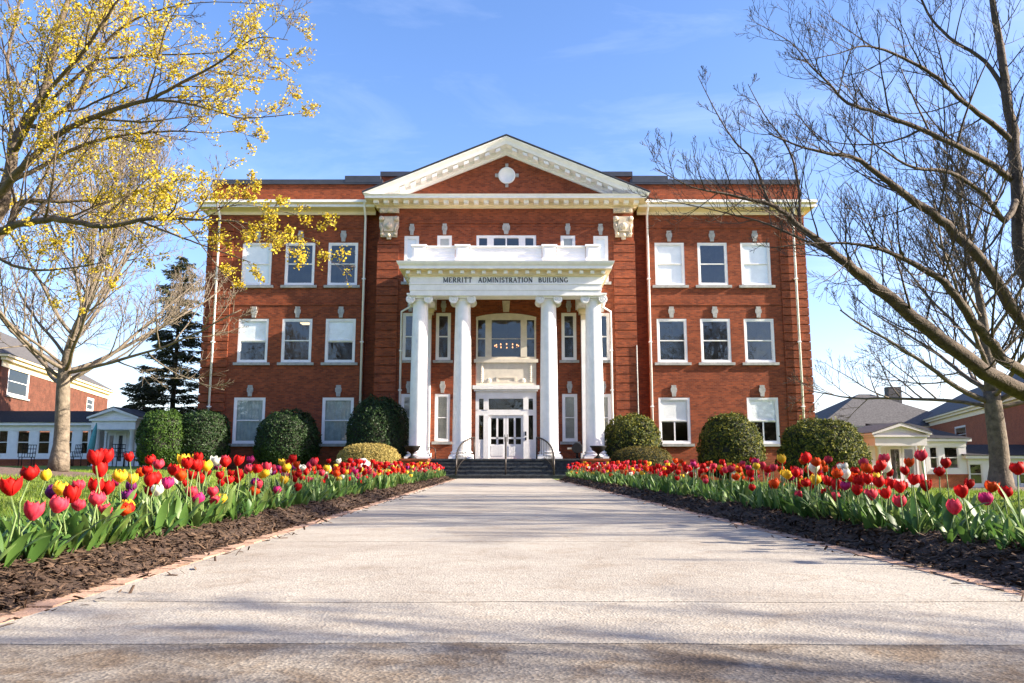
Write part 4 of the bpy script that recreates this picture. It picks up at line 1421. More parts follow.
base_r = Vector((at(1001, 486, 22).x, 22.0, 0)); base_r.z = at(1001, 486, 22).z - 0.03
tpR = TP(21, n=(12, 8, 6, 4, 0), up=(0.025, 0.03, 0.05, 0.05, 0.04), wig=(0.085, 0.10, 0.11, 0.11, 0.1), minr=0.0075, ratio=(0.50, 0.50, 0.48, .45), maxl=3, ang=(46, 42, 40, 36))
mulch_ring(base_r.x + 0.8, 22.2, 3.0, 2.2, 0.12)
treeR = bare_tree(base_r, 11.0, 2.45, 0.235, 22, tpR, 'bare grey tree with wide low limbs standing in front of the right white-columned annexe', spread=(12, 88), barkname='bark_mid')
base_l = Vector((at(58, 464, 22).x, 22.0, 0)); base_l.z = at(58, 465, 22).z
mulch_ring(base_l.x - 2.6, 21.6, 5.2, 2.6, max(0.1, base_l.z - ground_z(base_l.x, 22)))
tpL = TP(8, n=(11, 8, 6, 4, 0), up=(0.05, 0.06, 0.06, 0.05, 0.05), wig=(0.085, 0.10, 0.11, 0.11, 0.1), minr=0.0075, ratio=(0.50, 0.50, 0.48, .45), maxl=3)
treeL = bare_tree(base_l, 10.8, 2.55, 0.185, 30, tpL, 'bare pale-barked tree on a mulch mound in front of the left annexe', spread=(10, 82))

# --- near tree on the right: dark limbs reaching in from beyond the frame
root = empty('bare_tree', (9.6, 13.4, ground_z(9.6, 13.4)), 'large dark bare tree whose heavy limbs reach in over the right side of the path', 'tree')
tp = TP(33, n=(9, 6, 4, 3, 0), minr=0.0045, maxl=3, up=(0.06, 0.12, 0.10, 0.08, 0.05), ratio=(0.36, 0.60, 0.6, 0.5), ang=(48, 42, 38, 36), seg=0.28, wig=(0.06, 0.09, 0.10, 0.10, 0.1))
TX = 9.6
tr = MB()
pt = [Vector((TX + 0.1, 13.4, -0.2)), Vector((TX + .02, 13.4, 0.3)), Vector((TX, 13.4, 1.2)), Vector((TX - 0.1, 13.4, 2.0))]
a_, b_ = smooth_path(pt, [0.62, 0.48, 0.42, 0.40])
tr.tube([p_ - Vector(root.location) for p_ in a_], b_, 16)
tr.build('trunk', M['bark_near'], root)
cr = MB()
def toPX(v):
    q_ = v - Vector((0, 0, EYE)); d = q_.y * math.cos(PITCH) + q_.z * math.sin(PITCH)
    return (512 + F_PX * q_.x / d, 341.5 - F_PX * (-q_.y * math.sin(PITCH) + q_.z * math.cos(PITCH)) / d)
t0 = toPX(Vector((TX, 13.4, 1.7)))
t1 = toPX(Vector((TX - .1, 13.4, 2.2)))
G = [
    [(t0[0], t0[1], 13.4, .24), (1024, 393, 13.0, .185), (971, 362, 12.6, .165), (914, 318, 12.2, .14), (874, 286, 12.0, .12), (848, 264, 11.8, .10), (802, 229, 11.6, .065), (776, 207, 11.5, .045), (726, 194, 11.4, .025), (692, 187, 11.3, .014), (655, 168, 11.2, .006)],
    [(t1[0], t1[1], 13.4, .2), (1023, 321, 12.6, .13), (981, 262, 12.2, .115), (947, 225, 12.0, .10), (916, 202, 11.8, .085), (878, 175, 11.6, .06), (855, 158, 11.5, .045), (833, 154, 11.4, .035), (802, 147, 11.3, .022), (768, 133, 11.2, .010)],
    [(t0[0] + 4, t0[1] - 6, 13.4, .2), (1019, 371, 12.0, .12), (993, 345, 11.6, .10), (966, 312, 11.2, .085), (944, 283, 11.0, .07), (909, 261, 10.8, .05), (870, 246, 10.6, .03), (820, 243, 10.5, .016), (770, 248, 10.4, .007)],
    [(t1[0], t1[1] - 10, 13.4, .26), (1034, 290, 13.6, .19), (1019, 244, 13.7, .165), (1015, 152, 13.9, .13), (1004, 76, 14.0, .10), (996, 19, 14.1, .08), (985, -60, 14.2, .05), (980, -130, 14.3, .02)],
    [(1015, 182, 13.9, .10), (985, 160, 13.6, .085), (947, 141, 13.2, .07), (916, 127, 13.0, .06), (878, 113, 12.8, .048), (848, 103, 12.6, .038), (829, 84, 12.5, .028), (810, 65, 12.4, .020), (790, 42, 12.3, .013), (756, 23, 12.2, .006)],
    [(1012, 141, 13.9, .09), (985, 118, 13.7, .075), (958, 97, 13.4, .06), (932, 74, 13.1, .05), (893, 53, 12.9, .035), (863, 46, 12.7, .024), (840, 53, 12.6, .014), (806, 60, 12.5, .006)],
    [(1008, 99, 14.0, .08), (985, 61, 14.1, .06), (955, 42, 14.2, .05), (932, 19, 14.3, .038), (915, -12, 14.4, .03), (890, -50, 14.5, .015)],
    [(1016, 200, 13.8, .10), (1004, 221, 13.2, .075), (985, 195, 12.8, .06), (950, 172, 12.4, .05), (915, 168, 12.1, .035), (880, 148, 11.9, .02), (850, 125, 11.8, .008)],
    [(776, 207, 11.5, .04), (768, 200, 11.5, .032), (753, 160, 11.6, .026), (735, 142, 11.7, .02), (716, 112, 11.8, .014), (698, 76, 11.9, .006)],
    [(800, 228, 11.6, .035), (798, 183, 11.7, .028), (787, 146, 11.8, .022), (764, 114, 11.9, .014), (748, 84, 12.0, .006)],
    [(848, 264, 11.8, .05), (815, 246, 12.4, .035), (770, 225, 12.8, .026), (730, 214, 13.1, .018), (690, 205, 13.4, .010), (640, 196, 13.6, .005)],
    [(1030, 300, 13.6, .12), (1060, 200, 13.0, .10), (1075, 90, 12.4, .08), (1080, -30, 12.0, .04)],
]
for i, gd in enumerate(G):
    guided(cr, gd, tp, per_m=4.0 if i not in (3, 11) else 2.0, start=0.14, thin=0.74 if i < 4 else 0.66)
for i in range(3):           # limbs on the far side of the trunk
    grow(cr, Vector((TX, 13.4, 2.0)), Vector((0.8, -0.5 + 0.6 * i, 0.7)).normalized(), 6.5, 0.16, 0, tp)
cr.v = [tuple(Vector(v) - Vector(root.location)) for v in cr.v]
cr.build('crown', M['bark_near'], root)

# --- near tree on the left in yellow flower
LT = Vector((-9.2, 11.6, ground_z(-9.2, 11.6)))
root = empty('flowering_tree', LT, 'tree in yellow spring flower whose branches reach in from the left', 'tree')
tr = MB()
pt = [LT + Vector((0, 0, -0.2)), LT + Vector((0, 0, 0.4)), LT + Vector((0.08, 0, 1.6)), LT + Vector((0.2, 0, 2.7))]
a_, b_ = smooth_path(pt, [0.5, 0.36, 0.30, 0.28])
tr.tube([p_ - LT for p_ in a_], b_, 16)
tr.build('trunk', M['bark_left'], root)
gath = []
tp = TP(57, n=(10, 7, 5, 3, 0), minr=0.0045, maxl=3, up=(0.03, 0.05, 0.05, 0.05, 0.03), ratio=(0.36, 0.5, 0.5, 0.5), ang=(46, 42, 40, 36), seg=0.25, gather=gath, wig=(0.07, 0.13, 0.17, 0.2, 0.2))
cr = MB()
q0 = toPX(pt[-1])
q1 = toPX(pt[2])
G = [
    [(q1[0], q1[1], 11.6, .16), (-30, 250, 11.3, .11), (0, 232, 11.2, .095), (21, 224, 11.1, .085), (53, 219, 11.0, .075), (81, 223, 10.9, .065), (105, 226, 10.8, .058), (140, 220, 10.7, .045), (165, 218, 10.6, .036), (197, 220, 10.5, .026), (240, 222, 10.4, .017), (280, 232, 10.3, .010), (318, 241, 10.2, .005)],
    [(140, 221, 10.7, .03), (154, 227, 10.6, .026), (183, 238, 10.4, .02), (211, 248, 10.2, .014), (250, 262, 10.0, .006)],
    [(q0[0], q0[1], 11.6, .16), (0, 236, 11.9, .095), (18, 205, 12.0, .07), (35, 201, 12.0, .055), (70, 201, 12.1, .042), (116, 197, 12.2, .025), (150, 192, 12.2, .014), (185, 200, 12.3, .006)],
    [(q0[0], q0[1], 11.6, .22), (-8, 225, 11.8, .16), (11, 160, 12.0, .135), (21, 129, 12.1, .12), (42, 95, 12.2, .10), (57, 38, 12.4, .085), (68, 0, 12.5, .07), (82, -60, 12.7, .05), (95, -120, 12.8, .02)],
    [(28, 120, 12.1, .08), (38, 126, 11.9, .07), (76, 99, 11.7, .055), (91, 72, 11.6, .045), (103, 46, 11.5, .038), (129, 23, 11.4, .028), (167, 8, 11.3, .018), (215, 2, 11.2, .010), (285, 6, 11.1, .005)],
    [(-10, 205, 11.7, .11), (23, 167, 11.4, .085), (61, 133, 11.2, .070), (91, 118, 11.0, .062), (118, 108, 10.9, .055), (148, 100, 10.8, .046), (167, 91, 10.7, .038), (202, 72, 10.6, .028), (228, 57, 10.5, .020), (256, 38, 10.4, .012), (288, 40, 10.3, .005)],
    [(148, 100, 10.8, .034), (179, 102, 10.7, .028), (213, 110, 10.6, .020), (244, 118, 10.5, .013), (304, 113, 10.4, .005)],
    [(-10, 190, 11.8, .09), (30, 172, 11.8, .06), (76, 148, 11.8, .045), (114, 137, 11.8, .036), (145, 133, 11.8, .028), (179, 131, 11.9, .020), (213, 133, 11.9, .013), (246, 129, 12.0, .006)],
    [(45, 110, 12.2, .06), (57, 95, 12.0, .05), (95, 63, 11.8, .04), (126, 57, 11.7, .032), (160, 55, 11.6, .025), (213, 53, 11.5, .016), (259, 49, 11.4, .009), (296, 72, 11.3, .005)],
    [(16, 150, 12.0, .07), (50, 90, 11.0, .05), (85, 50, 10.6, .04), (115, 5, 10.3, .03), (150, -40, 10.0, .015)],
    [(5, 190, 11.9, .07), (12, 120, 12.4, .05), (8, 60, 12.8, .04), (20, 0, 13, .03), (30, -60, 13.2, .015)],
    [(-20, 240, 11.6, .07), (5, 262, 11.2, .04), (35, 270, 10.9, .028), (70, 268, 10.7, .018), (105, 262, 10.5, .008)],
    [(165, 218, 10.6, .022), (205, 210, 10.8, .016), (250, 205, 11, .010), (300, 216, 11.1, .005)],
]
for i, gd in enumerate(G):
    guided(cr, gd, tp, per_m=3.0, start=0.16, thin=0.62)
for i in range(4):
    gr = tp.gather; 
    grow(cr, pt[-1].copy(), Vector((-0.9 + 0.1 * i, -0.7 + 0.5 * i, 0.8)).normalized(), 6.0, 0.15, 0, tp)
cr.v = [tuple(Vector(v) - LT) for v in cr.v]
cr.build('crown', M['bark_left'], root)
fl = MB()
rs = random.Random(99)
rs.shuffle(gath)
cells = {}
seen = 0
for p_ in gath:
    if seen >= 15000:
        break
    if mnoise.noise(p_ * 0.9) < -0.34 + 0.25 * rs.random():
        continue
    ck = (int(p_.x / .22), int(p_.y / .35), int(p_.z / .22))
    if cells.get(ck, 0) >= 8:
        continue
    cells[ck] = cells.get(ck, 0) + 1
    seen += 1
    for q_ in range(rs.randint(3, 6)):
        c_ = p_ - LT + Vector((rs.gauss(0, .03), rs.gauss(0, .03), rs.gauss(0, .025)))
        sz = rs.uniform(0.010, 0.025)
        n_ = Vector((rs.gauss(0, 1), rs.gauss(0, 1), rs.gauss(0, 1))).normalized()
        u = n_.orthogonal().normalized() * sz; v = n_.cross(u).normalized() * sz * 0.8
        fl.add([c_ - u, c_ - v * 0.8 + n_ * sz * .4, c_ + u, c_ + v], [(0, 1, 2), (0, 2, 3)])
fl.build('blossom', M['blossom'], root)

# --- dark conifer behind the left wing
def conifer(loc, h, seed, label, wmax=3.0):
    rs = random.Random(seed)
    root = empty('conifer', loc, label, 'tree')
    t = MB(); t.tube([(0, 0, -0.2), (0.05, 0, h * 0.5), (0, 0, h)], [0.24, 0.15, 0.02], 8); t.build('trunk', M['bark_near'], root)
    b, nd = MB(), MB()
    z = 0.9
    while z < h - 0.2:
        k = (1 - z / h)
        for i in range(rs.randint(4, 6)):
            az = rs.uniform(0, 2 * PI)
            L_ = (wmax * k ** 0.7 + 0.25) * rs.uniform(0.45, 1.2)
            pts = []
            dr_ = rs.uniform(-0.6, -0.15)
            for j in range(7):
                q_ = j / 6
                r_ = L_ * q_
                pts.append(Vector((math.cos(az) * r_, math.sin(az) * r_, z + L_ * (0.20 * q_ + dr_ * q_ * q_ + 0.16 * q_ ** 3))))
            b.tube(pts, [0.035 * (1 - 0.85 * j / 6) for j in range(7)], 4)
            n_ = int(46 * L_)
            for m_ in range(n_):
                q_ = rs.uniform(0.2, 1)
                p_, d_, _ = along(pts, [1] * 7, q_)
                side = Vector((-math.sin(az), math.cos(az), 0))
                w_ = rs.gauss(0, 0.34) * (1 - q_ * 0.4) * min(1, L_)
                c_ = p_ + side * w_ + Vector((0, 0, -abs(rs.gauss(0, 0.12)) - 0.1 * abs(w_)))
                dr = (d_ * 0.6 + side * (1 if w_ > 0 else -1) * 0.5 + Vector((0, 0, rs.gauss(-0.25, 0.3)))).normalized()
                ln = rs.uniform(0.12, 0.30); wd = rs.uniform(0.025, 0.06)
                u = dr.cross(Vector((rs.gauss(0, 1), rs.gauss(0, 1), rs.gauss(0, 1)))).normalized() * wd
                nd.add([c_ - dr * ln - u * .3, c_ - u, c_ + dr * ln, c_ + u], [(0, 1, 2, 3)])
        z += rs.uniform(0.30, 0.46)
    b.build('branches', M['bark_near'], root)
    nd.build('needles', M['needle'], root)
    return root
M['needle'] = leafmat('dark needles', [(0.030, 0.040, 0.018), (0.060, 0.068, 0.030), (0.12, 0.11, 0.055)], 0.6, 0.1, 0.2)
c0 = at(170, 440, 57)
conifer((c0.x, 57, ground_z(c0.x, 57)), 15.6, 4, 'tall dark conifer with drooping sprays beside the left end of the building', 4.3)
c0 = at(141, 440, 62)
conifer((c0.x, 62, ground_z(c0.x, 62)), 7.0, 14, 'short dark conifer behind the roof of the left porch', 2.6)

# ------------------------------------------------------------------ clipped shrubs
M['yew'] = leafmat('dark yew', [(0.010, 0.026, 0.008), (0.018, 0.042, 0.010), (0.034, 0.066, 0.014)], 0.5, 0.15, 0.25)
M['yew_lit'] = leafmat('yew with painted sunlight', [(0.020, 0.050, 0.008), (0.040, 0.085, 0.012), (0.07, 0.125, 0.016)], 0.5, 0.2, 0.25)  # the same yew, with sunlight put into lighter leaf colours
M['holly'] = leafmat('speckled holly', [(0.018, 0.034, 0.008), (0.05, 0.070, 0.012), (0.12, 0.125, 0.016), (0.22, 0.20, 0.025), (0.035, 0.05, 0.010), (0.07, 0.09, 0.014)], 0.6, 0.22, 0.2)
M['gold'] = leafmat('golden clipped juniper', [(0.26, 0.20, 0.06), (0.38, 0.29, 0.09), (0.46, 0.35, 0.12)], 0.7, 0.15, 0.15)
M['olive'] = leafmat('olive clipped juniper', [(0.045, 0.05, 0.014), (0.10, 0.085, 0.02), (0.20, 0.14, 0.035)], 0.7, 0.15, 0.15)
def shrub(name, px0, px1, pytop, pybase, Y, m, leaf, n, label, seed, ry=None, flat=2.0, lump=0.10, cat='shrub', group='clipped shrubs along the building', twigs=0):
    rs = random.Random(seed)
    pa, pb = at(px0, pybase, Y), at(px1, pybase, Y)
    cx = (pa.x + pb.x) / 2; rx = (pb.x - pa.x) / 2
    zt = at((px0 + px1) / 2, pytop, Y).z
    gz = ground_z(cx, Y)
    H_ = zt - gz
    ry = ry or rx
    root = empty(name, (cx, Y, gz), label, cat, group)
    def shape(th, ph, k=1.0):
        # superellipsoid, widest a third of the way up, cut by the ground
        s_, c_ = math.sin(th), math.cos(th)
        ex = 2.0 / flat
        u = abs(s_) ** ex; v = (abs(c_) ** ex) * (1 if c_ > 0 else -1)
        d = Vector((math.cos(ph) * u, math.sin(ph) * u, v))
        l_ = 1 + lump * mnoise.noise(Vector((d.x * 2 + seed, d.y * 2, d.z * 2))) + lump * 0.6 * mnoise.noise(Vector((d.x * 6 + seed, d.y * 6, d.z * 6)))
        return Vector((d.x * rx * l_ * k, d.y * ry * l_ * k, H_ * 0.42 + d.z * H_ * (0.58 if v > 0 else 0.42) * l_ * k))
    core = MB()
    nu, nv = 24, 12
    vs, fs = [], []
    for j in range(nv + 1):
        for i in range(nu):
            vs.append(shape(PI * j / nv, 2 * PI * i / nu, 0.90))
    for j in range(nv):
        for i in range(nu):
            fs.append((j * nu + i, (j + 1) * nu + i, (j + 1) * nu + (i + 1) % nu, j * nu + (i + 1) % nu))
    core.add(vs, fs, 0, True)
    tw = core
    for q_ in range(5):
        a = rs.uniform(0, 2 * PI)
        tw.tube([(0, 0, 0), (math.cos(a) * rx * .3, math.sin(a) * ry * .3, H_ * .4)], [0.05, 0.02], 5)
    core.build('branches', M['golden_twigs' if m == 'gold' else 'twigs'], root)
    lf = MB()
    for q_ in range(n):
        th = math.acos(rs.uniform(-0.75, 1)); ph = rs.uniform(0, 2 * PI)
        k = 1 - abs(rs.gauss(0, 0.045))
        if rs.random() < 0.06:
            k += rs.uniform(0.0, 0.06)
        p_ = shape(th, ph, k)
        if p_.z < 0.02: continue
        out = Vector((p_.x / rx ** 2, p_.y / ry ** 2, (p_.z - H_ * .42) / (H_ * .5) ** 2)).normalized()
        nr = (out + Vector((rs.gauss(0, .55), rs.gauss(0, .55), rs.gauss(0, .55)))).normalized()
        u = nr.cross(Vector((rs.gauss(0, 1), rs.gauss(0, 1), rs.gauss(0, 1)))).normalized()
        v = nr.cross(u)
        l_ = leaf * rs.uniform(0.7, 1.3)
        lf.add([p_ - u * l_, p_ - v * l_ * .5 + nr * l_ * .15, p_ + u * l_, p_ + v * l_ * .5 + nr * l_ * .15], [(0, 1, 2), (0, 2, 3)])
    for q_ in range(twigs):
        th = math.acos(rs.uniform(0.2, 1)); ph = rs.uniform(0, 2 * PI)
        p_ = shape(th, ph, 1.0); e_ = p_ + Vector((rs.gauss(0, .05), rs.gauss(0, .05), rs.uniform(.1, .28)))
        for m_ in range(5):
            c_ = p_.lerp(e_, m_ / 4); u = Vector((rs.gauss(0, 1), rs.gauss(0, 1), rs.gauss(0, 1))).normalized() * leaf; v = u.orthogonal().normalized() * leaf * .5
            lf.add([c_ - u, c_ - v, c_ + u, c_ + v], [(0, 1, 2, 3)])
    lf.build('leaves', M[m], root)
    return root
M['golden_twigs'] = mat('golden twigs', (0.15, 0.12, 0.03), 0.9, var=0.3, vscale=20)
M['twigs'] = mat('shaded twigs', (0.022, 0.024, 0.014), 0.9, var=0.3, vscale=10)
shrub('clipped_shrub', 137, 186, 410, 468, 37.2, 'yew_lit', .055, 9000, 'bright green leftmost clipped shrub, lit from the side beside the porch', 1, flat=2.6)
shrub('clipped_shrub', 174, 228, 410, 468, 38.0, 'yew', .055, 10000, 'dark green rounded shrub at the left corner of the building, touching a brighter one', 2, flat=2.5)
shrub('clipped_shrub', 254, 318, 410, 469, 38.2, 'yew', .055, 12000, 'dark green dome shrub between the two left ground-floor windows', 3, flat=2.4)
shrub('clipped_shrub', 346, 409, 397, 466, 38.0, 'yew', .055, 14000, 'tallest dark green dome shrub beside the left columns', 4, flat=2.3, twigs=14)
shrub('low_shrub', 336, 402, 443, 468, 35.3, 'gold', .035, 13000, 'low golden mound shrub behind the pale boulder left of the steps', 5, ry=1.1, flat=2.4, lump=0.04)
shrub('low_shrub', 610, 674, 446, 468, 35.6, 'olive', .035, 12000, 'low olive mound shrub right of the steps', 6, ry=1.1, flat=2.4, lump=0.04)
shrub('clipped_shrub', 604, 661, 414, 466, 37.6, 'holly', .06, 10000, 'speckled yellow-green shrub beside the right columns', 7, flat=2.5, twigs=18)
shrub('clipped_shrub', 700, 763, 413, 470, 37.4, 'holly', .06, 11000, 'speckled yellow-green dome shrub between the two right ground-floor windows', 8, flat=2.3, twigs=10)
shrub('clipped_shrub', 781, 868, 419, 482, 33.5, 'holly', .06, 15000, 'largest speckled yellow-green dome shrub at the right corner of the building', 9, flat=2.25, twigs=14)

# ------------------------------------------------------------------ annexes
M['pink_white'] = mat('annexe white paint', (0.60, 0.56, 0.55), 0.5, var=0.05, vscale=2)
def frontal_window(parent, x0, x1, z0, z1, y, T=None, casing=0.06):
    return window(parent, (x0 + x1) / 2, z0, z1, x1 - x0, y, key=False, sill=False, T=T, casing=casing, frame='pink_white')

def sunroom(root, x0, x1, y, yb, z0, ze, zr, wins, zs, brick_h, yr, T=None):
    """low white wing with windows: wall, brick base, roof; coordinates are world metres"""
    k = MB()
    holes = [(a, b, zs[0], zs[1]) for a, b in wins]
    wall_grid(k, x0, x1, z0 + brick_h, ze - 0.2, y, holes, 0.12)
    k.quad((x1, y, z0 + brick_h), (x1, yb, z0 + brick_h), (x1, yb, ze - .2), (x1, y, ze - .2)); k.quad((x0, yb, z0 + brick_h), (x0, y, z0 + brick_h), (x0, y, ze - .2), (x0, yb, ze - .2))
    k.box(x0 - 0.28, x1 + 0.28, y - 0.28, yb, ze - 0.199, ze - 0.02)
    k.box(x0 - 0.02, x1 + 0.02, y - 0.03, y - 0.002, ze - 0.55, ze - 0.22)
    k.build('wall', M['pink_white'], root)
    if brick_h > 0:
        k = MB(); k.box(x0, x1, y + 0.01, yb, z0 - 0.6, z0 + brick_h - 0.002); k.box(x0 - .02, x1 + .02, y - .04, y + .009, z0 + brick_h - 0.1, z0 + brick_h - 0.003); k.build('base_wall', M['brick_far'], root)
    k = MB(); k.add([(x0 - .35, y - .36, ze), (x1 + .35, y - .36, ze), (x1 + .35, yr, zr), (x0 - .35, yr, zr), (x0 - .35, yb, ze), (x1 + .35, yb, ze)], [(0, 1, 2, 3), (1, 5, 2), (0, 3, 4), (3, 2, 5, 4)]); k.build('roof', M['roof_dark'], root)
    for a, b in wins:
        frontal_window(root, a, b, zs[0], zs[1], y)
    k = MB(); k.box(x0 + .2, x1 - .2, yb - 0.3, yb - 0.2, z0, ze - .3); k.build('interior_wall', M['interior'], root)

def porch(root, x0, x1, y, z0, ze, za, depth, door):
    k = MB()
    k.box(x0, x1, y, y + depth, ze - 0.55, ze)
    k.box(x0 - .12, x1 + .12, y - .12, y + depth, ze + .001, ze + .14)
    xm = (x0 + x1) / 2
    k.prism([(x0 - .1, ze + .141), (x1 + .1, ze + .141), (xm, za - .16)], y + .08, y + depth)
    for s in (-1, 1):
        xe = xm + s * ((x1 - x0) / 2 + .25)
        pts = [(xe, ze + .142), (xe, ze + .25), (xm, za), (xm, za - .2)]
        if s > 0: pts = pts[::-1]
        k.prism(pts[::-1], y - .2, y + depth)
    k.build('pediment', M['pink_white'], root)
    k = MB()
    for s in (-1, 1):
        xe = xm + s * ((x1 - x0) / 2 + .28)
        a = [Vector((xe, y - .22, ze + .252)), Vector((xm, y - .22, za + .01)), Vector((xm, y + depth + 3, za + .01)), Vector((xe, y + depth + 3, ze + .252))]
        u = Vector((0, 0, .05)); k.add([tuple(p_) for p_ in a] + [tuple(p_ + u) for p_ in a], [(0, 1, 5, 4), (4, 5, 6, 7), (0, 4, 7, 3)])
    k.build('roof', M['slate'], root)
    for x in (x0 + .28, x1 - .28):
        k = MB(); k.lathe([(0.24, 0), (0.24, .1), (0.19, .14), (0.18, .6), (0.155, ze - .72 - z0), (0.22, ze - .66 - z0), (0.22, ze - .552 - z0)], (x, y + .3, z0), 16); k.build('column', M['pink_white'], root)
    # back wall with glazed double door
    yb = y + depth - .02
    d0, d1, dz = door
    k = MB()
    wall_grid(k, x0 - .1, x1 + .1, z0, ze - .2, yb, [(d0, d1, z0, z0 + dz)], .2)
    k.box(d0 - .14, d0, yb - .04, yb + .1, z0, z0 + dz); k.box(d1, d1 + .14, yb - .04, yb + .1, z0, z0 + dz); k.box(d0 - .14, d1 + .14, yb - .04, yb + .1, z0 + dz, z0 + dz + .16)
    k.box(x0 - .1, x1 + .1, y + .02, yb, z0 - .7, z0 - .003)
    k.build('wall', M['pink_white'], root)
    dm = (d0 + d1) / 2
    for a, b in ((d0, dm - .01), (dm + .01, d1)):
        k = MB(); yy = yb + .05
        k.box(a, a + .16, yy, yy + .05, z0, z0 + dz); k.box(b - .16, b, yy, yy + .05, z0, z0 + dz); k.box(a + .16, b - .16, yy, yy + .05, z0 + dz - .18, z0 + dz); k.box(a + .16, b - .16, yy, yy + .05, z0, z0 + .3)
        dd = k.build('door', M['pink_white'], root)
        k = MB(); k.quad((a + .15, yy + .02, z0 + .28), (b - .15, yy + .02, z0 + .28), (b - .15, yy + .02, z0 + dz - .17), (a + .15, yy + .02, z0 + dz - .17)); k.build('pane', M['glass'], dd)
    k = MB(); k.box(x0, x1, yb + 1.5, yb + 1.6, z0, ze); k.build('interior_wall', M['interior'], root)

def main_block(root, p0, p1, depth, z0, ze, zr, side, wins, bw='brick_far'):
    """two-storey brick block whose long wall runs from p0 to p1; side: +1 body lies to the right of that line"""
    d = Vector((p1[0] - p0[0], p1[1] - p0[1], 0)); ln = d.length; d.normalize()
    ang_ = math.atan2(d.y, d.x)
    # local frame: x along the wall seen from the front (y- side is the viewer's)
    T = Matrix.Translation(Vector((p0[0], p0[1], 0))) @ Matrix.Rotation(ang_, 4, 'Z')
    k = MB()
    holes = [(a, b, c, e) for a, b, c, e in wins]
    wall_grid(k, 0, ln, z0 - 1, ze, 0, holes, .15)
    k.quad((ln, 0, z0 - 1), (ln, depth, z0 - 1), (ln, depth, ze), (ln, 0, ze)); k.quad((0, depth, z0 - 1), (0, 0, z0 - 1), (0, 0, ze), (0, depth, ze)); k.quad((ln, depth, z0 - 1), (0, depth, z0 - 1), (0, depth, ze), (ln, depth, ze))
    k.build('wall', M[bw], root, T)
    k = MB()
    k.box(-.05, ln + .05, -.06, -.003, ze - .75, ze - .3); k.box(-.3, ln + .3, -.35, -.003, ze - .299, ze - .05); k.box(-.5, ln + .5, -.55, depth + .5, ze - .049, ze + .12)
    k.build('cornice', M['cream'], root, T)
    k = MB()
    m_ = depth / 2 + .3
    k.add([(-.55, -.6, ze + .121), (ln + .55, -.6, ze + .121), (ln + .55, depth + .55, ze + .121), (-.55, depth + .55, ze + .121), (m_, depth / 2, zr), (ln - m_, depth / 2, zr)], [(0, 1, 5, 4), (1, 2, 5), (2, 3, 4, 5), (3, 0, 4)])
    k.build('roof', M['slate'], root, T)
    for a, b, c, e in wins:
        window(root, (a + b) / 2, c, e, b - a, 0, key=False, T=T, casing=.14, frame='pink_white')
    k = MB(); k.box(.3, ln - .3, 2.5, 2.6, z0, ze - .3); k.build('interior_wall', M['interior'], root, T)
    return T

# right annexe
AR = empty('annex_building', (30, 52, -0.6), 'brick annexe with white pedimented porch and slate roof right of the main building', 'building')
AR.matrix_world = Matrix.Translation((0, 0, 0)); AR.location = (0, 0, 0)
zR = -0.62
yA = 54.0
X = lambda px, Y: (px - 512) / F_PX * Y * 1.0 / (math.cos(PITCH) - (341.5 - 450) / F_PX * math.sin(PITCH))
Z = lambda py, Y: at(900, py, Y).z
def wloc(pxs, py, Y): return [at(p_, py, Y).x for p_ in pxs]
x0, x1 = wloc((875, 927), 440, yA - 2.2)
d0, d1 = wloc((889, 916), 460, yA)
porch(AR, x0, x1, yA - 2.2, zR, at(900, 437, yA - 2.2).z, at(900, 423, yA - 2.2).z, 2.2, (d0, d1, 2.45))
xs = wloc((852, 876), 450, yA)
sunroom(AR, xs[0], xs[1], yA, yA + 8, zR, at(0, 439, yA).z, at(0, 432, yA).z + 1.0, [tuple(wloc((859, 872), 450, yA))], (at(0, 470, yA).z, at(0, 446, yA).z), 0.55, yA + 8)
xs = wloc((925, 966), 450, yA)
sunroom(AR, xs[0], xs[1], yA, yA + 8, zR, at(0, 438.5, yA).z, at(0, 432, yA).z + 1.0, [tuple(wloc((928.5, 938), 450, yA)), tuple(wloc((943, 958.5), 450, yA))], (at(0, 469.5, yA).z, at(0, 446, yA).z), 0.62, yA + 8)
yB = 53.9
zB = at(967, 488, yB).z
xs = wloc((967, 1110), 450, yB)
ws = [tuple(wloc((a, b), 470, yB)) for a, b in ((969, 983), (990, 1006), (1018, 1034), (1046, 1062))]
sunroom(AR, xs[0], xs[1], yB, yB + 6, zB, at(0, 455.5, yB).z, at(0, 444.5, yB + 3).z, ws, (at(0, 485, yB).z, at(0, 463, yB).z), 0.0, yB + 3)
p_far = (at(908, 450, 113).x, 113.0)
p_near = (at(991, 403, 70).x, 70.0)
# wall from far end (left in view) to the near end (right in view)
slope_ = (p_near[0] - p_far[0]) / (p_near[1] - p_far[1])
p_end = (p_far[0] + slope_ * (54.5 - 113), 54.5)
zeR = at(991, 403, 70).z
def wall_param(p0, p1, px):
    """distance along the wall p0-p1 where the vertical plane through column px crosses it"""
    k_ = (px - 512) / F_PX / 0.9925
    dx, dy = p1[0] - p0[0], p1[1] - p0[1]
    t_ = (k_ * p0[1] - p0[0]) / (dx - k_ * dy)
    return t_ * math.hypot(dx, dy), p0[1] + dy * t_
wr = []
for a, b, t_, u_ in ((949, 960, 426, 443), (986.5, 1000, 424, 446)):
    s0, y0_ = wall_param(p_far, p_end, a); s1, y1_ = wall_param(p_far, p_end, b)
    wr.append((s0, s1, at(512, u_, (y0_ + y1_) / 2).z, at(512, t_, (y0_ + y1_) / 2).z))
main_block(AR, p_far, p_end, 13, zR, zeR, zeR + 4.2, 1, wr)
xs = wloc((822, 972), 430, 97)
main_block(AR, (xs[0], 97.2), (xs[1], 97.2), 16, zR - .5, at(880, 427, 97).z, at(880, 394, 105).z, 1, [])
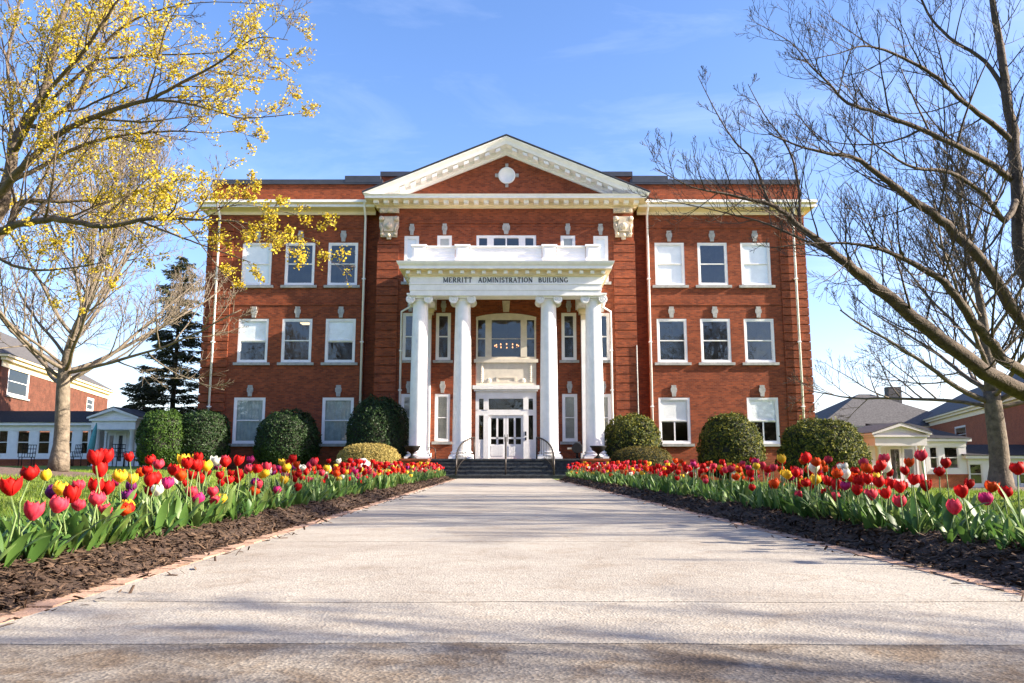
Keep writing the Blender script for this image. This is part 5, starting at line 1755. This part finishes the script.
k = MB(); cx_ = at(893, 394, 105); k.box(cx_.x - .85, cx_.x + .85, 104.4, 105.6, cx_.z - 1.5, cx_.z + .9); k.build('chimney', M['slate'], AR)

# left annexe
M['pink_white'] = M['white']
AL = empty('annex_building', (0, 0, 0), 'brick annexe with white porch, low dark roof and sunroom at the far left', 'building')
zL = 0.55
yA = 54.0
x0, x1 = wloc((91, 135), 430, yA - 2.0)
d0, d1 = wloc((106, 124), 450, yA)
porch(AL, x0, x1, yA - 2.0, zL, at(112, 421, yA - 2).z, at(112, 407.5, yA - 2).z, 2.0, (d0, d1, 2.2))
xs = wloc((-120, 91), 440, yA); xs2 = wloc((134, 150), 440, yA)
ws = [tuple(wloc((a, b), 440, yA)) for a, b in ((-64, -48), (-42, -26), (-20, -6), (-3, 8.5), (16, 30), (37, 50.5), (64, 73), (80, 89))]
sunroom(AL, xs[0], xs[1] - .05, yA, yA + 9, zL, at(0, 422.5, yA).z, at(0, 411, yA + 4).z, ws, (at(0, 455, yA).z, at(0, 429.5, yA).z), 0.45, yA + 4)
sunroom(AL, xs2[0], xs2[1], yA, yA + 9, zL, at(0, 422.5, yA).z, at(0, 411, yA + 4).z, [], (1, 2), 0.45, yA + 4)
pn = at(0, 355, 58); pf = at(113, 394.5, 90)
pn2 = (pn.x + (pn.x - pf.x) / (pn.y - pf.y) * (-9), 49.0 + 9.5)
p0 = (pn.x - .2475 * -0 , 58.5)
slope_ = (pf.x - pn.x) / (90 - 58)
p0 = (pn.x + slope_ * 0.5, 58.5); p1 = (pn.x + slope_ * 30, 88.0)
p0b = (p0[0] - slope_ * 0, p0[1])
# the wall faces right: run it from the near end (left in view) to the far end
wl_ = []
for a, b, t_, u_ in ((9.5, 31, 369, 397), (90, 97, 398, 411)):
    s0, y0_ = wall_param(p0, p1, a); s1, y1_ = wall_param(p0, p1, b)
    wl_.append((s0, s1, at(512, u_, (y0_ + y1_) / 2).z, at(512, t_, (y0_ + y1_) / 2).z))
main_block(AL, p0, p1, 14, zL, pn.z, pn.z + 4.6, -1, wl_, 'brick_left_shade')
s_trim = [wall_param(p0, p1, a)[0] for a in (53, 65)]
# garden furniture by the left porch
def patio_chair(x, y, rz, label):
    o = empty('patio_chair', (x, y, ground_z(x, y)), label, 'chair', 'black chairs outside the left annexe')
    o.rotation_euler.z = rz
    k = MB(); k.box(-.28, .28, -.26, .26, .42, .45); k.build('seat', M['iron'], o)
    k = MB()
    for i in range(6): k.tube([(-.27 + .108 * i, .26, .45), (-.27 + .108 * i, .33, 1.0)], .014, 5)
    for z in (.62, .82, 1.0): k.tube([(-.29, .27 + (z - .45) * .12, z), (.29, .27 + (z - .45) * .12, z)], .018, 5)
    k.build('backrest', M['iron'], o)
    for sx in (-1, 1):
        for sy in (-1, 1):
            k = MB(); k.tube([(sx * .26, sy * .24, 0), (sx * .25, sy * .24, .42)], .02, 6); k.build('leg', M['iron'], o)
        k = MB(); k.tube([(sx * .29, -.25, .44), (sx * .29, -.27, .66), (sx * .29, .27, .68)], .017, 5); k.build('armrest', M['iron'], o)
    return o
for px, Y, rz, lb in ((27, 50, .3, 'black metal patio chair under the left sunroom windows, left of the tree'), (73, 50.5, -.4, 'black metal patio chair just right of the trunk of the left bare tree'), (121, 49, .8, 'black lattice-backed patio chair at the foot of the left porch'), (132, 49.6, -.7, 'black lattice-backed patio chair between the left porch and the bright shrub')):
    c_ = patio_chair(at(px, 455, Y).x, Y, rz, lb)
    c_.scale = (1.35, 1.35, 1.35)
pu = at(88, 455, 50.5)
o = empty('parasol', (pu.x, 50.5, ground_z(pu.x, 50.5)), 'closed teal patio parasol beside the left porch column', 'parasol')
o.rotation_euler = (0, R(8), 0)
k = MB(); k.tube([(0, 0, 0), (0, 0, 2.75)], .025, 8); k.build('pole', M['iron'], o)
k = MB(); k.lathe([(.17, .85), (.21, .95), (.19, 1.5), (.12, 2.3), (.03, 2.72)], (0, 0, 0), 9); k.build('canopy', M['teal'], o)

# ------------------------------------------------------------------ grass blades on the lawns that can be seen
M['grass'] = leafmat('grass blades', [(0.07, 0.13, 0.012), (0.12, 0.19, 0.02), (0.19, 0.26, 0.03), (0.26, 0.29, 0.06)], 0.6, 0.35, 0.25)
rs = random.Random(3)
for side in (-1, 1):
    g = MB()
    cnt = 0
    while cnt < 42000:
        y = 3.0 * math.exp(rs.random() * math.log(36 / 3.0))
        w_ = min(16, 2.2 + y * 0.62)
        x = bed_x(side, y, 1.8 + rs.random() ** 1.3 * w_)
        if abs(x) > 0.72 * y + 1.5:
            cnt += 0.2
            continue
        cnt += 1
        z = ground_z(x, y) - 0.004
        h = rs.uniform(0.035, 0.075) * (1 + 0.01 * y)
        a = rs.uniform(0, 2 * PI); wd = rs.uniform(0.003, 0.006) * (1 + 0.07 * y)
        u = Vector((math.cos(a), math.sin(a), 0)) * wd
        ln = Vector((rs.gauss(0, .35), rs.gauss(0, .35), 1)) * h
        P = Vector((x, y, z))
        g.add([P - u, P + u, P + ln], [(0, 1, 2)])
    tag(g.build('grass', M['grass']), 'short green grass of the lawn %s of the path' % ('left' if side < 0 else 'right'), 'grass', kind='stuff')

# ------------------------------------------------------------------ tulips
PC = {
    'red': [(0.46, 0.006, 0.008), (0.62, 0.018, 0.012)],
    'orange-red': [(0.58, 0.045, 0.006), (0.70, 0.10, 0.012)],
    'pink': [(0.55, 0.020, 0.05), (0.66, 0.075, 0.11)],
    'yellow': [(0.78, 0.46, 0.015), (0.82, 0.56, 0.05)],
    'white': [(0.80, 0.77, 0.62), (0.82, 0.80, 0.72)],
    'purple': [(0.13, 0.012, 0.10), (0.25, 0.03, 0.18)],
    'magenta': [(0.42, 0.012, 0.10), (0.55, 0.04, 0.18)],
}
def petalmat(name, c0, c1):
    m = bpy.data.materials.new(name); m.use_nodes = True
    t = m.node_tree; b = t.nodes['Principled BSDF']
    b.inputs['Roughness'].default_value = 0.55; b.inputs['Specular IOR Level'].default_value = 0.15
    c = t.nodes.new('ShaderNodeTexCoord')
    mp_ = t.nodes.new('ShaderNodeMapping'); mp_.inputs['Scale'].default_value = (60, 60, 6)
    n = t.nodes.new('ShaderNodeTexNoise'); n.inputs['Scale'].default_value = 1.2; n.inputs['Detail'].default_value = 4
    r = t.nodes.new('ShaderNodeValToRGB')
    r.color_ramp.elements[0].position = 0.35; r.color_ramp.elements[1].position = 0.65
    r.color_ramp.elements[0].color = (*c0, 1); r.color_ramp.elements[1].color = (*c1, 1)
    t.links.new(c.outputs['Object'], mp_.inputs['Vector']); t.links.new(mp_.outputs['Vector'], n.inputs['Vector'])
    t.links.new(n.outputs['Fac'], r.inputs['Fac'])
    hs = t.nodes.new('ShaderNodeHueSaturation')
    oi = t.nodes.new('ShaderNodeObjectInfo'); mr = t.nodes.new('ShaderNodeMapRange')
    mr.inputs['To Min'].default_value = 0.8; mr.inputs['To Max'].default_value = 1.2
    t.links.new(oi.outputs['Random'], mr.inputs['Value']); t.links.new(mr.outputs['Result'], hs.inputs['Value'])
    t.links.new(r.outputs['Color'], hs.inputs['Color'])
    t.links.new(hs.outputs['Color'], b.inputs['Base Color'])
    tr = t.nodes.new('ShaderNodeBsdfTranslucent'); t.links.new(hs.outputs['Color'], tr.inputs['Color'])
    ms = t.nodes.new('ShaderNodeMixShader'); ms.inputs['Fac'].default_value = 0.35
    t.links.new(b.outputs[0], ms.inputs[1]); t.links.new(tr.outputs[0], ms.inputs[2])
    t.links.new(ms.outputs[0], t.nodes['Material Output'].inputs['Surface'])
    return m
for c_, (a, b) in PC.items():
    M['petal ' + c_] = petalmat(c_ + ' petals', a, b)
M['tleaf'] = leafmat('tulip leaves', [(0.035, 0.090, 0.020), (0.065, 0.145, 0.028), (0.11, 0.20, 0.04), (0.20, 0.27, 0.07)], 0.45, 0.32, 0.35)
M['tstem'] = mat('tulip stems', (0.14, 0.20, 0.06), 0.5, var=0.2, vscale=20)
CKEYS = list(PC)

def bloom_geo(mb, rs, openness, hgt=0.075, wid=0.036, c=Vector((0, 0, 0)), tilt=None, res=(6, 8), mi=0):
    """six overlapping cupped petals"""
    nu, nv = res
    for k in range(6):
        inner = k % 2
        a0 = k * PI / 3 + rs.uniform(-.08, .08)
        half = R(56 if not inner else 50)
        H_ = hgt * rs.uniform(0.93, 1.06) * (0.97 if inner else 1.0)
        op = openness * rs.uniform(0.7, 1.3)
        vs, fs = [], []
        for j in range(nv + 1):
            t_ = j / nv
            rad = wid * (math.sin(min(1, t_ * 1.55 + 0.08) * PI / 2) ** 0.75)
            rad *= (1 - (0.44 - op) * max(0, (t_ - .42) / .58) ** 1.7)
            rad *= 0.90 if inner else 1.0
            wfac = math.sin(PI * min(0.999, (0.10 + 0.80 * t_ ** 0.9))) ** 0.6
            if t_ > 0.70:
                wfac *= math.sqrt(max(0.0, 1 - ((t_ - .70) / .30) ** 2)) * 0.82 + 0.18
            for i in range(nu + 1):
                s_ = (i / nu) * 2 - 1
                an = a0 + s_ * half * wfac
                r_ = rad * (1 + 0.05 * (1 - s_ * s_) - 0.03 * abs(s_)) + 0.0012 * math.sin(9 * s_ + k)
                z = H_ * (t_ ** 0.95) - 0.006 * abs(s_) ** 2 * t_ + (0.004 * math.cos(5 * s_ + k) if t_ > .8 else 0)
                p_ = Vector((math.cos(an) * r_, math.sin(an) * r_, z))
                if tilt is not None: p_ = tilt @ p_
                vs.append(p_ + c)
        for j in range(nv):
            for i in range(nu):
                q_ = j * (nu + 1) + i
                fs.append((q_, q_ + 1, q_ + nu + 2, q_ + nu + 1))
        mb.add(vs, fs, mi, True)

def leaf_geo(mb, rs, ln, wd, az, base, out=0.5, droop=0.5, mi=0, nseg=7):
    vs, fs = [], []
    d = Vector((math.cos(az), math.sin(az), 0)); sd_ = Vector((-math.sin(az), math.cos(az), 0))
    th = R(82) - out * 0.5
    p = Vector(base); step = ln / nseg
    tw = rs.uniform(-1.3, 1.3)
    for i in range(nseg + 1):
        t_ = i / nseg
        w_ = wd * (math.sin(PI * min(1, 0.13 + 0.87 * t_ ** 0.85)) ** 0.75) * (1 if t_ < .98 else 0.05) + 0.001
        T_ = d * math.cos(th) + Vector((0, 0, math.sin(th)))
        N_ = T_.cross(sd_).normalized()
        s2 = (sd_ * math.cos(tw * t_) + N_ * math.sin(tw * t_))
        fold = 0.35 * (1 - t_) + 0.12
        wave = 0.12 * w_ * math.sin(t_ * 9 + az)
        vs += [p - s2 * w_ - N_ * (w_ * fold + wave), p.copy(), p + s2 * w_ - N_ * (w_ * fold - wave)]
        p = p + T_ * step
        th -= (out * 0.10 + droop * 0.32 * t_ * t_) * rs.uniform(.8, 1.2)
    for i in range(nseg):
        a = i * 3
        fs += [(a, a + 1, a + 4, a + 3), (a + 1, a + 2, a + 5, a + 4)]
    mb.add(vs, fs, mi, True)

# pools of shared meshes
rs = random.Random(77)
BLOOM = {}
for c_ in CKEYS:
    BLOOM[c_] = []
    for op in (0.0, 0.10, 0.20, 0.38):
        mb = MB(); bloom_geo(mb, rs, op, rs.uniform(.066, .077), rs.uniform(.036, .042)); BLOOM[c_].append(mb.mesh('flower', M['petal ' + c_]))
LEAF = []
for i in range(16):
    mb = MB(); leaf_geo(mb, rs, rs.uniform(.18, .30), rs.uniform(.016, .031), 0, (0.006, 0, 0), rs.uniform(.1, 1.2), rs.uniform(.1, 1.3)); LEAF.append(mb.mesh('leaf', M['tleaf']))
STEM = []
for i in range(6):
    mb = MB(); bx = rs.uniform(-.02, .02); mb.tube([(0, 0, -0.02), (bx, 0, .35), (bx * 1.2, bx, .7), (0, 0, 1.0)], [.005, .0045, .004, .0042], 6); STEM.append(mb.mesh('stem', M['tstem']))

def new_ob(name, data, parent):
    o = bpy.data.objects.new(name, data); COL.objects.link(o); o.parent = parent
    return o

TUL = []                     # (root, side, colour, px, size)
def tulip(x, y, zb, h, color, scale, rs, side, op=None, lean=None, nleaf=3):
    root = bpy.data.objects.new('tulip', None); COL.objects.link(root)
    root.empty_display_size = .05
    root.location = (x, y, zb)
    lx, ly = lean or (rs.gauss(0, .06), rs.gauss(0, .06))
    st = new_ob('stem', rs.choice(STEM), root)
    st.rotation_euler = (-ly, lx, 0); st.scale = (scale, scale, h)
    top = Matrix.Rotation(0, 4, 'Z') @ Vector((math.sin(lx) * h, math.sin(ly) * h, h * math.cos(lx) * math.cos(ly)))
    fl_ = new_ob('flower', BLOOM[color][op if op is not None else rs.choice((0, 1, 1, 2, 2, 3))], root)
    fl_.location = top - Vector((0, 0, .004)); fl_.scale = (scale, scale, scale * rs.uniform(.95, 1.1))
    fl_.rotation_euler = (-ly * 1.8 + rs.gauss(0, .09), lx * 1.8 + rs.gauss(0, .09), rs.uniform(0, 6.28))
    a = rs.uniform(0, 6.28)
    for i in range(nleaf):
        lf_ = new_ob('leaf', rs.choice(LEAF), root)
        lf_.rotation_euler = (0, 0, a + i * 2.2 + rs.uniform(-.4, .4))
        k = rs.uniform(.8, 1.15) * (0.75 + .25 * scale)
        lf_.scale = (k, k, k * rs.uniform(.9, 1.15)); lf_.location = (0, 0, rs.uniform(-.02, .03) + .04 * (i == 2))
    TUL.append([root, side, color, toPX(Vector((x, y, zb + h)) + Vector((top.x, top.y, 0)))[0], scale / y, y, op])
    return root

# near tulips measured one by one from the photograph: side, head x, head y, depth, colour, bloom shape
NEAR = [
    (-1, 9, 487, 3.35, 'red', 3), (-1, 27, 472, 3.9, 'red', 1), (-1, 30, 512, 3.3, 'pink', 3), (-1, 48, 492, 4.6, 'purple', 0), (-1, 56, 488, 4.4, 'yellow', 0),
    (-1, 74, 495, 4.2, 'red', 2), (-1, 54, 505, 3.9, 'pink', 2), (-1, 93, 458, 4.4, 'red', 2), (-1, 112, 457, 4.2, 'red', 2), (-1, 103, 470, 4.5, 'red', 3), (-1, 98, 486, 4.6, 'red', 2), (-1, 110, 488, 4.2, 'red', 2),
    (-1, 97, 499, 4.4, 'pink', 1), (-1, 119, 476, 5.0, 'yellow', 0), (-1, 131, 505, 4.6, 'yellow', 0), (-1, 132, 496, 5.2, 'purple', 1), (-1, 106, 541, 4.2, 'pink', 1), (-1, 121, 529, 4.6, 'orange-red', 0), (-1, 125, 546, 4.5, 'red', 0), (-1, 82, 504, 4.9, 'pink', 1),
    (-1, 145, 480, 5.2, 'red', 2), (-1, 158, 478, 5.0, 'red', 2), (-1, 155, 490, 5.5, 'white', 1), (-1, 170, 483, 5.6, 'magenta', 1), (-1, 169, 470, 5.8, 'red', 1), (-1, 187, 463, 5.4, 'red', 2), (-1, 197, 464, 5.6, 'red', 2), (-1, 208, 466, 5.9, 'yellow', 0), (-1, 189, 475, 6.0, 'orange-red', 1),
    (-1, 194, 492, 6.0, 'pink', 1), (-1, 201, 503, 5.8, 'magenta', 0), (-1, 213, 491, 6.2, 'pink', 1), (-1, 215, 500, 6.2, 'pink', 1), (-1, 219, 503, 6.4, 'yellow', 1), (-1, 225, 462, 6.4, 'red', 1), (-1, 235, 461, 6.2, 'red', 3), (-1, 233, 479, 6.6, 'red', 1), (-1, 255, 468, 6.8, 'red', 1), (-1, 264, 473, 7.2, 'yellow', 0),
    (-1, 276, 504, 6.2, 'magenta', 0), (-1, 299, 489, 7.0, 'red', 2), (-1, 261, 484, 7.0, 'pink', 2), (-1, 285, 467, 7.8, 'yellow', 0),
    (1, 809, 468, 6.6, 'white', 1), (1, 817, 462, 6.8, 'orange-red', 0), (1, 797, 473, 6.4, 'red', 2), (1, 782, 473, 6.8, 'yellow', 1), (1, 788, 475, 6.9, 'yellow', 1), (1, 839, 473, 6.2, 'orange-red', 1), (1, 846, 474, 6.5, 'white', 1), (1, 868, 468, 6.4, 'orange-red', 1), (1, 891, 467, 6.2, 'white', 1),
    (1, 867, 479, 5.2, 'red', 2), (1, 876, 482, 5.4, 'red', 2), (1, 889, 483, 6.0, 'red', 1), (1, 887, 493, 4.7, 'red', 3), (1, 902, 487, 5.0, 'red', 2), (1, 914, 479, 4.5, 'red', 2), (1, 872, 495, 5.4, 'pink', 2), (1, 834, 498, 5.2, 'pink', 2), (1, 834, 485, 5.2, 'red', 2), (1, 846, 485, 5.2, 'magenta', 2),
    (1, 856, 490, 5.5, 'red', 2), (1, 899, 508, 4.5, 'pink', 2), (1, 967, 491, 3.75, 'red', 3), (1, 986, 498, 4.9, 'magenta', 1), (1, 1007, 492, 5.3, 'red', 1), (1, 800, 494, 6.0, 'pink', 1), (1, 824, 480, 6.2, 'red', 1), (1, 815, 480, 6.4, 'yellow', 1), (1, 806, 482, 6.3, 'red', 1), (1, 1019, 468, 4.6, 'red', 1),
    (1, 952, 520, 4.7, 'pink', 0),
]
rs = random.Random(1234)
for (sd_, px, py, Y, c_, op) in NEAR:
    hp = at(px, py, Y)
    # move along the line of sight if that would leave the bed, so every plant roots in soil
    off = sd_ * (hp.x - path_c(Y)) - PATH_HW
    if off < 0.42 or off > 1.75:
        for q_ in range(60):
            Y += 0.06 if ((off < 0.42) == True) else -0.06
            hp = at(px, py, Y); off = sd_ * (hp.x - path_c(Y)) - PATH_HW
            if 0.42 <= off <= 1.75: break
    zb = mulch_z(off, Y, hp.x)
    h = hp.z - zb - 0.035
    h = max(0.16, min(0.58, h))
    tulip(hp.x, Y, zb, h, c_, rs.uniform(1.02, 1.2), rs, sd_, op, nleaf=rs.choice((3, 4)))

def pick(rs, side, y):
    r_ = rs.random()
    tab = (('red', .46), ('pink', .17), ('orange-red', .09), ('yellow', .13), ('white', .05), ('magenta', .07), ('purple', .03)) if side < 0 else (('red', .50), ('orange-red', .16), ('pink', .15), ('yellow', .09), ('magenta', .06), ('white', .04))
    for c_, p_ in tab:
        r_ -= p_
        if r_ < 0: return c_
    return 'red'
far_stuff = MB()
cands = []
for side in (-1, 1):
    placed = []
    tries = 0
    while tries < 5200 and len(placed) < 460:
        tries += 1
        y = rs.uniform(5.8, BED_END[side] - 0.3)
        off = rs.uniform(0.42, 1.68)
        x = bed_x(side, y, off)
        if any(abs(x - a) < .13 and abs(y - b) < .17 for a, b in placed):
            continue
        if y < 7.0 and rs.random() < 0.45:
            continue
        placed.append((x, y))
        cands.append((y, side, x, off))
cands.sort()
n_ind = 298 - len(NEAR)
far_cols = {c_: i for i, c_ in enumerate(CKEYS)}
for i, (y, side, x, off) in enumerate(cands):
    zb = mulch_z(off, y, x)
    c_ = pick(rs, side, y)
    h = min(0.47, max(0.15, rs.gauss(0.335, 0.085)))
    sc_ = rs.uniform(1.0, 1.3)
    if i < n_ind:
        tulip(x, y, zb, h, c_, sc_, rs, side, None, nleaf=3)
    else:
        lx, ly = rs.gauss(0, .07), rs.gauss(0, .07)
        top = Vector((x + lx * h, y + ly * h, zb + h))
        far_stuff.tube([(x, y, zb), top], .007, 3, mi=len(CKEYS), cap=False)
        bloom_geo(far_stuff, rs, rs.choice((0, .1, .2, .3)), .072 * sc_ * 1.08, .038 * sc_ * 1.08, top, None, (2, 4), far_cols[c_])
        a = rs.uniform(0, 6.28)
        for q_ in range(3):
            leaf_geo(far_stuff, rs, rs.uniform(.22, .32), rs.uniform(.022, .034), a + q_ * 2.1, (x, y, zb), rs.uniform(.2, 1), rs.uniform(.1, .9), len(CKEYS) + 1, 4)
fo = far_stuff.build('tulips', [M['petal ' + c_] for c_ in CKEYS] + [M['tstem'], M['tleaf']])
tag(fo, 'mixed small tulips farther along both flower beds towards the steps', 'tulips', kind='stuff')
# plants without a flower between them: leaves only
for side in (-1, 1):
    lv = MB()
    for i in range(1700):
        y = 3.0 * math.exp(rs.random() * math.log(BED_END[side] / 3.0))
        off = rs.uniform(0.40, 1.72)
        if y < 6 and rs.random() < 0.35: off = rs.uniform(0.55, 1.72)
        x = bed_x(side, y, off)
        zb = mulch_z(off, y, x)
        a = rs.uniform(0, 6.28)
        k = rs.uniform(.65, 1.05) * (0.8 if y < 6.5 else 1)
        for q_ in range(3):
            leaf_geo(lv, rs, rs.uniform(.15, .28) * k, rs.uniform(.013, .028) * k, a + q_ * 2.1 + rs.uniform(-.4, .4), (x, y, zb - .01), rs.uniform(.2, 1.1), rs.uniform(.1, 1), 0, 6 if y < 9 else 4)
    tag(lv.build('tulip_leaves', M['tleaf']), 'mass of green tulip leaves in the %s flower bed' % ('left' if side < 0 else 'right'), 'leaves', kind='stuff')

# labels: counted per colour from the photograph's outer edge of each bed
ORD = ['first', 'second', 'third', 'fourth', 'fifth', 'sixth', 'seventh', 'eighth', 'ninth', 'tenth']
SHP = {0: 'closed', 1: 'cupped', 2: 'full', 3: 'open'}
for side in (-1, 1):
    nm = 'left' if side < 0 else 'right'
    for c_ in CKEYS:
        lst = [t_ for t_ in TUL if t_[1] == side and t_[2] == c_]
        lst.sort(key=lambda t_: side * -t_[3] if side > 0 else t_[3])
        for i, t_ in enumerate(lst):
            ro = t_[0]
            ro['category'] = 'tulip'
            ro['group'] = '%s tulips in the %s flower bed' % (c_, nm)
            if i < 10:
                ro['label'] = '%s %s tulip in the %s bed, %s %s one counting from the photo\'s %s edge' % (SHP.get(t_[6], 'slender'), c_, nm, ORD[i], c_, nm)
            else:
                ro['label'] = '%s tulip in the middle stretch of the %s flower bed beside the path' % (c_, nm)

# ------------------------------------------------------------------ trees that stand outside the frame (their shade and reflections are seen)
for (x, y, sc_, rz, lb, src) in (
        (13.2, 7.4, 0.92, 1.1, 'bare tree standing on the right lawn level with the near tulips', treeR),
        (12.5, -2.2, 1.05, 2.7, 'bare tree standing on the right lawn beside the near end of the path', treeL),
        (-7.5, -15, 1.75, 0.4, 'tall bare tree behind the viewpoint just left of the path, reflected in windows', treeL),
        (6.5, -18, 1.9, 2.0, 'tall bare tree behind the viewpoint just right of the path, reflected in windows', treeR),
        (-17, -19, 1.9, 3.0, 'tall bare tree behind the viewpoint at the far left, reflected in windows', treeR),
        (-27, -14, 1.7, 1.4, 'tall bare tree behind the viewpoint, leftmost, reflected in the windows', treeL),
        (15, -14, 1.7, 4.1, 'tall bare tree behind the viewpoint at the far right, reflected in windows', treeL),
        (25, -19, 1.9, 5.0, 'tall bare tree behind the viewpoint, rightmost, reflected in the windows', treeR)):
    c_ = copy_tree(src)
    c_.location = (x, y, ground_z(x, y)); c_.scale = (sc_,) * 3; c_.rotation_euler.z = rz
    c_['label'] = lb; c_['group'] = 'bare trees around the lawn'

# far wood that closes the campus behind the viewpoint and on both sides
M['wood'] = leafmat('far spring wood', [(0.030, 0.034, 0.018), (0.06, 0.052, 0.034), (0.085, 0.072, 0.05), (0.05, 0.062, 0.022)], 0.9, 0.1, 0.1)
rs = random.Random(64)
wd_ = MB()
for i in range(15000):
    a = rs.uniform(R(-205), R(25))
    rr_ = 95 + rs.gauss(0, 6)
    x, y = rr_ * math.cos(a), rr_ * math.sin(a)
    top = 12 + 4 * mnoise.noise(Vector((x * .12, y * .12, 1)))
    z = top * rs.random() ** 0.7
    c_ = Vector((x, y, z - 0.5))
    n_ = Vector((rs.gauss(0, 1), rs.gauss(0, 1), rs.gauss(0, .6))).normalized()
    u = n_.orthogonal().normalized() * rs.uniform(.5, 1.3); v = n_.cross(u).normalized() * rs.uniform(.4, 1.0)
    wd_.add([c_ - u, c_ - v, c_ + u * .8, c_ + v], [(0, 1, 2, 3)])
tag(wd_.build('wood', M['wood']), 'far-off spring wood round the campus lawns', 'wood', kind='stuff')
